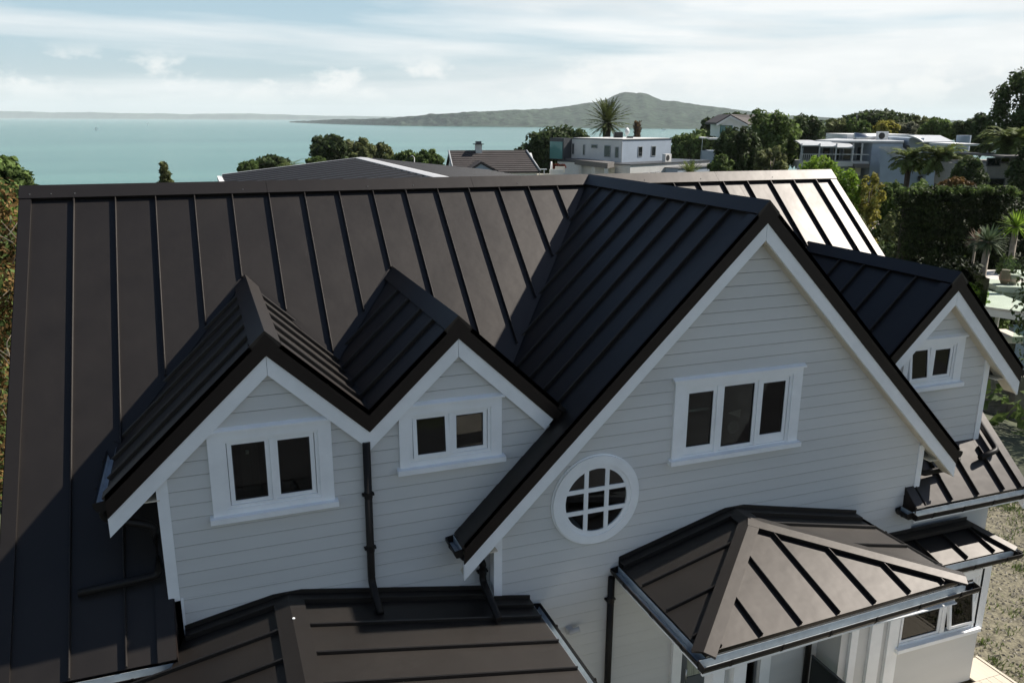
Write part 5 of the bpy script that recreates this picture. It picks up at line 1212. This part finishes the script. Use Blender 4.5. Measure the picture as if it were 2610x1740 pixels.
# --- small tiled roof low down between the shrubs
d = 66; T = house_at(2235, d, 'low house with a pale pink tiled roof among the shrubs'); a, b = loc(2228, 558, d+4), loc(2300, 558, d+4); c, e = loc(2202, 660, d-3.5), loc(2310, 660, d-3.5)
m = MB(YF); m.prism([c, e, b, a], (0, 0, -.15)); roof = m.build('roof', 'pink_tile', T); rows = 17
for k in range(rows):
    s0, s1 = k/rows, (k+1)/rows; l0, r0, l1, r1 = c.lerp(a, s0), e.lerp(b, s0), c.lerp(a, s1), e.lerp(b, s1); nt2 = 13
    for j in range(nt2):
        t0, t1_ = j/nt2, (j+.86)/nt2; pt = [l0.lerp(r0, t0)+Vector((0, -.03, .10)), l0.lerp(r0, t1_)+Vector((0, -.03, .10)), l1.lerp(r1, t1_)+Vector((0, 0, .03)), l1.lerp(r1, t0)+Vector((0, 0, .03))]
        MB(YF).prism(pt, (0, 0, -.06)).build('roof_tile', 'pink_tile', roof)
m = MB(YF); m.prism([c+Vector((.4, .5, -.2)), e+Vector((-.4, .5, -.2)), e+Vector((-.4, .5, -4)), c+Vector((.4, .5, -4))], (0, 6, 0)); m.build('wall', 'cream_wall', T)
# --- terrace with glass balustrade, right edge
d = 32; T = house_at(2580, d, 'white terrace structure with pergola slats at the right edge', 'terrace', 'terrace')
def plane_quad(name, m_, pts, th): m = MB(YF); m.prism(pts, (0, 0, -th)); return m.build(name, m_, T)
f0, f1 = loc(2512, 782, 31), loc(2720, 806, 29.2); zf = f0.z
plane_quad('floor', 'pale_tiles', [f0, Vector((f1.x, f1.y, zf)), Vector((f1.x, 36, zf)), Vector((f0.x+.3, 35, zf))], .08)
m = MB(YF); m.prism([f0+Vector((0, -.02, -.085)), Vector((f1.x, f1.y-.02, zf-.085)), Vector((f1.x, f1.y-.02, zf-.34)), f0+Vector((0, -.02, -.34))], (0, .25, 0)); m.build('edge_beam', 'white_wall', T)
fb(2536, 2549, 805, 870, 31.6, .25).build('post', 'white_wall', T); fb(2556, 2700, 832, 1000, 33.5, .3).build('wall', 'blue_render', T); fb(2562, 2592, 860, 905, 33.45, .04).build('window', 'dark_glass', T)
zt_ = loc(2545, 730, 34).z; a = loc(2542, 730, 34); plane_quad('upper_floor', 'pale_tiles', [a, Vector((a.x+4, 33.2, zt_)), Vector((a.x+4, 38, zt_)), Vector((a.x+.4, 38, zt_))], .22)
fb(2548, 2560, 738, 778, 34.2, .2).build('post', 'white_wall', T)
for k in range(7):
    p = loc(2480, 747+6*k, 36-.45*k); MB(YF).box(p.x, p.x+4, p.y, p.y+.16, p.z-.05, p.z+.05).build('pergola_slat', 'white_wall', T)
fb(2556, 2610, 858, 875, 30.5, 1.2).build('lower_floor', 'pale_tiles', T)
gl_ = thing('glass_balustrade', YF @ Vector((f0.x, f0.y, zf)), 'clear frameless glass balustrade round the white terrace', 'balustrade')
a0, a1 = f0+Vector((.03, .06, 0)), Vector((f1.x, f1.y+.06, zf)); hh = 1.08
for s0, s1 in ((0, .33), (.335, .66), (.665, 1)):
    p, q = a0.lerp(a1, s0), a0.lerp(a1, s1); m = MB(YF); m.prism([p, q, q+Vector((0, 0, hh)), p+Vector((0, 0, hh))], (0, .015, 0)); m.build('pane', 'balustrade_glass', gl_)
p, q = a0+Vector((0, .03, 0)), a0+Vector((.3, 3.6, 0)); m = MB(YF); m.prism([p, q, q+Vector((0, 0, hh)), p+Vector((0, 0, hh))], (.015, 0, 0)); m.build('pane', 'balustrade_glass', gl_)
g2_ = thing('glass_balustrade', YF @ a, 'upper glass balustrade behind the first, with pots beside it', 'balustrade'); m = fb(2550, 2660, 661, 712, 33.9, .015); m.build('pane', 'balustrade_glass', g2_)
g3_ = thing('glass_balustrade', YF @ loc(2590, 870, 30), 'lower glass balustrade below the terrace floor', 'balustrade'); fb(2580, 2680, 828, 872, 30.2, .015).build('pane', 'balustrade_glass', g3_)
for u, v, r, lb in ((2558, 728, .22, 'tall brown ceramic jar on the upper terrace'), (2580, 728, .27, 'round pale stone bowl on the upper terrace')):
    p = loc(u, v, 34.6); P_ = thing('pot', YF @ Vector((p.x, p.y, zt_)), lb, 'pot'); m = MB(YF); prof = ((.55, 0), (1, .35), (1.05, .6), (.7, 1.0), (.75, 1.1)) if r < .25 else ((.5, 0), (.95, .3), (1.1, .6), (1.0, .75))
    m.loft([[(p.x+r*k*math.cos(i*math.pi/8), p.y+r*k*math.sin(i*math.pi/8), zt_+h*.55) for i in range(16)] for k, h in prof]); m.smooth = True; m.build('body', 'ceramic' if r < .25 else 'concrete', P_)
# --- concrete block wall at the back of the yard
d = 26.6; T = house_at(2560, d, 'grey concrete block wall with piers at the back of the yard', 'block_wall', 'wall'); p0, p1 = loc(2490, 960, d), loc(2680, 960, d); zb = -9.75
MB(YF).box(p0.x, p1.x, d+.02, d+.16, zb, p0.z).build('mortar_core', 'mortar', T)
bw, bh = .39, .19; k = 0; z = zb
while z+bh < p0.z+.01:
    x = p0.x-(bw/2 if k % 2 else 0)
    while x < p1.x:
        MB(YF).box(max(x, p0.x)+.005, min(x+bw, p1.x)-.005, d-.002, d+.02, z+.005, z+bh-.005).build('block', 'block', T); x += bw
    z += bh; k += 1
for u in (2588, 2655): p = loc(u, 1000, d); MB(YF).box(p.x-.2, p.x+.2, d-.35, d-.01, zb, p0.z+.12).build('pier', 'block', T)
# --- small things far off
T = thing('sailing_boat', YF @ Vector((loc(242, 306, 3000).x, 3000, SEA)), 'white-sailed yacht on the sea, far left', 'boat', 'yachts on the gulf'); p = loc(242, 308, 3000)
m = MB(YF); m.prism([(p.x-5.5, 2999, SEA+.1), (p.x+5, 2999, SEA+.1), (p.x+6.5, 3000, SEA+1.5), (p.x-6, 3000, SEA+1.5)], (0, 2, 0)); m.build('hull', 'sail', T)
m = MB(YF); m.prism([(p.x-5, 3000, SEA+2), (p.x+.6, 3000, SEA+2), (p.x+.2, 3000, SEA+16)], (0, .2, 0)); m.prism([(p.x+1, 3000, SEA+2), (p.x+6, 3000, SEA+2), (p.x+.9, 3000, SEA+13)], (0, .2, 0)); m.build('sail', 'sail', T)
p = loc(375, 307, 5200); T = thing('sailing_boat', YF @ Vector((p.x, 5200, SEA)), 'tiny distant yacht right of the nearer yacht', 'boat', 'yachts on the gulf'); m = MB(YF); m.prism([(p.x-4, 5200, SEA+1), (p.x+3, 5200, SEA+1), (p.x, 5200, SEA+14)], (0, .3, 0)); m.build('sail', 'sail', T)
m = MB(YF); m.box(p.x-5, p.x+5, 5199, 5201, SEA, SEA+1.2); m.build('hull', 'sail', T)
p = loc(1692, 326, 3700); T = thing('ferry', YF @ Vector((p.x, 3700, SEA)), 'small white ferry below the volcanic island', 'boat'); m = MB(YF); m.box(p.x-11, p.x+11, 3700, 3708, SEA, SEA+3); m.build('hull', 'sail', T); m = MB(YF); m.box(p.x-7, p.x+8, 3701, 3707, SEA+3, SEA+6.5); m.box(p.x-3, p.x+3, 3702, 3706, SEA+6.5, SEA+8.5); m.build('cabin', 'white_wall', T)
def pole(u, v0, v1, dist, label, name='lamp_pole', arm_=0, r=.06):
    a, b = loc(u, v1, dist), loc(u, v0, dist); T = thing(name, YF @ a, label, 'pole'); m = MB(YF); m.tube([a, b], r, 8, r*.7)
    m.build('mast', 'plastic_white' if name == 'lamp_pole' else 'frame_grey', T)
    if arm_: m = MB(YF); m.tube([b, b+Vector((arm_*.5, 0, .25)), b+Vector((arm_, 0, .15))], r*.7, 6); m.build('arm', 'plastic_white' if name == 'lamp_pole' else 'frame_grey', T)
    return T
pole(1056, 402, 440, 105, 'pale curved lamp pole in front of the low cliff trees', arm_=-.5); pole(2184, 290, 345, 150, 'slender television aerial mast above the grey-green trees', 'aerial_mast', 1.2)
pole(1928, 274, 292, 155, 'roof aerial behind the white gabled house', 'aerial_mast', .0); pole(2558, 285, 345, 90, 'curved street lamp below the tall dark tree', 'lamp_pole', 1.2, .09)
pole(1405, 412, 440, 98, 'short white bollard light on the garden wall', 'lamp_pole', 0, .14)
# wall light beside the entrance and the glass screen in the porch
T = thing('wall_light', (3.27, YB-.03, -5.05), 'small grey tubular wall light beside the porch', 'wall light'); MB().tube([(3.27, YB-.10, -5.06), (3.40, YB-.12, -5.03)], .035, 10).build('lamp_body', 'zinc', T); MB().box(3.25, 3.33, YB-.09, YB-.03, -5.10, -5.02).build('bracket', 'zinc', T)
T = thing('glass_screen', (7.0, -5.3, GZ), 'green-tinted glass screen standing at the right of the porch', 'screen'); MB().box(6.994, 7.006, -6.0, YB-.16, GZ, -6.28).build('pane', 'balustrade_glass', T); MB().box(6.985, 7.015, -6.0, YB-.16, -6.28, -6.262).build('top_rail', 'frame_dark', T)

# ------------------------------------------------------------------ the air
hz = bpy.data.materials.new('haze_air'); hz.use_nodes = True; t = hz.node_tree; t.nodes.clear()
pv = t.nodes.new('ShaderNodeVolumePrincipled'); ov = t.nodes.new('ShaderNodeOutputMaterial'); t.links.new(pv.outputs[0], ov.inputs['Volume'])
pv.inputs['Color'].default_value = (0.92, 0.97, 1.0, 1); pv.inputs['Density'].default_value = 4.3e-5; pv.inputs['Anisotropy'].default_value = 0.0
MATS['haze'] = hz
MB().box(-23000, 23000, -23000, 23000, -62.0, 320.0).build('haze', 'haze', kind='stuff', label='pale sea haze fading the far island and coast', cat='haze')
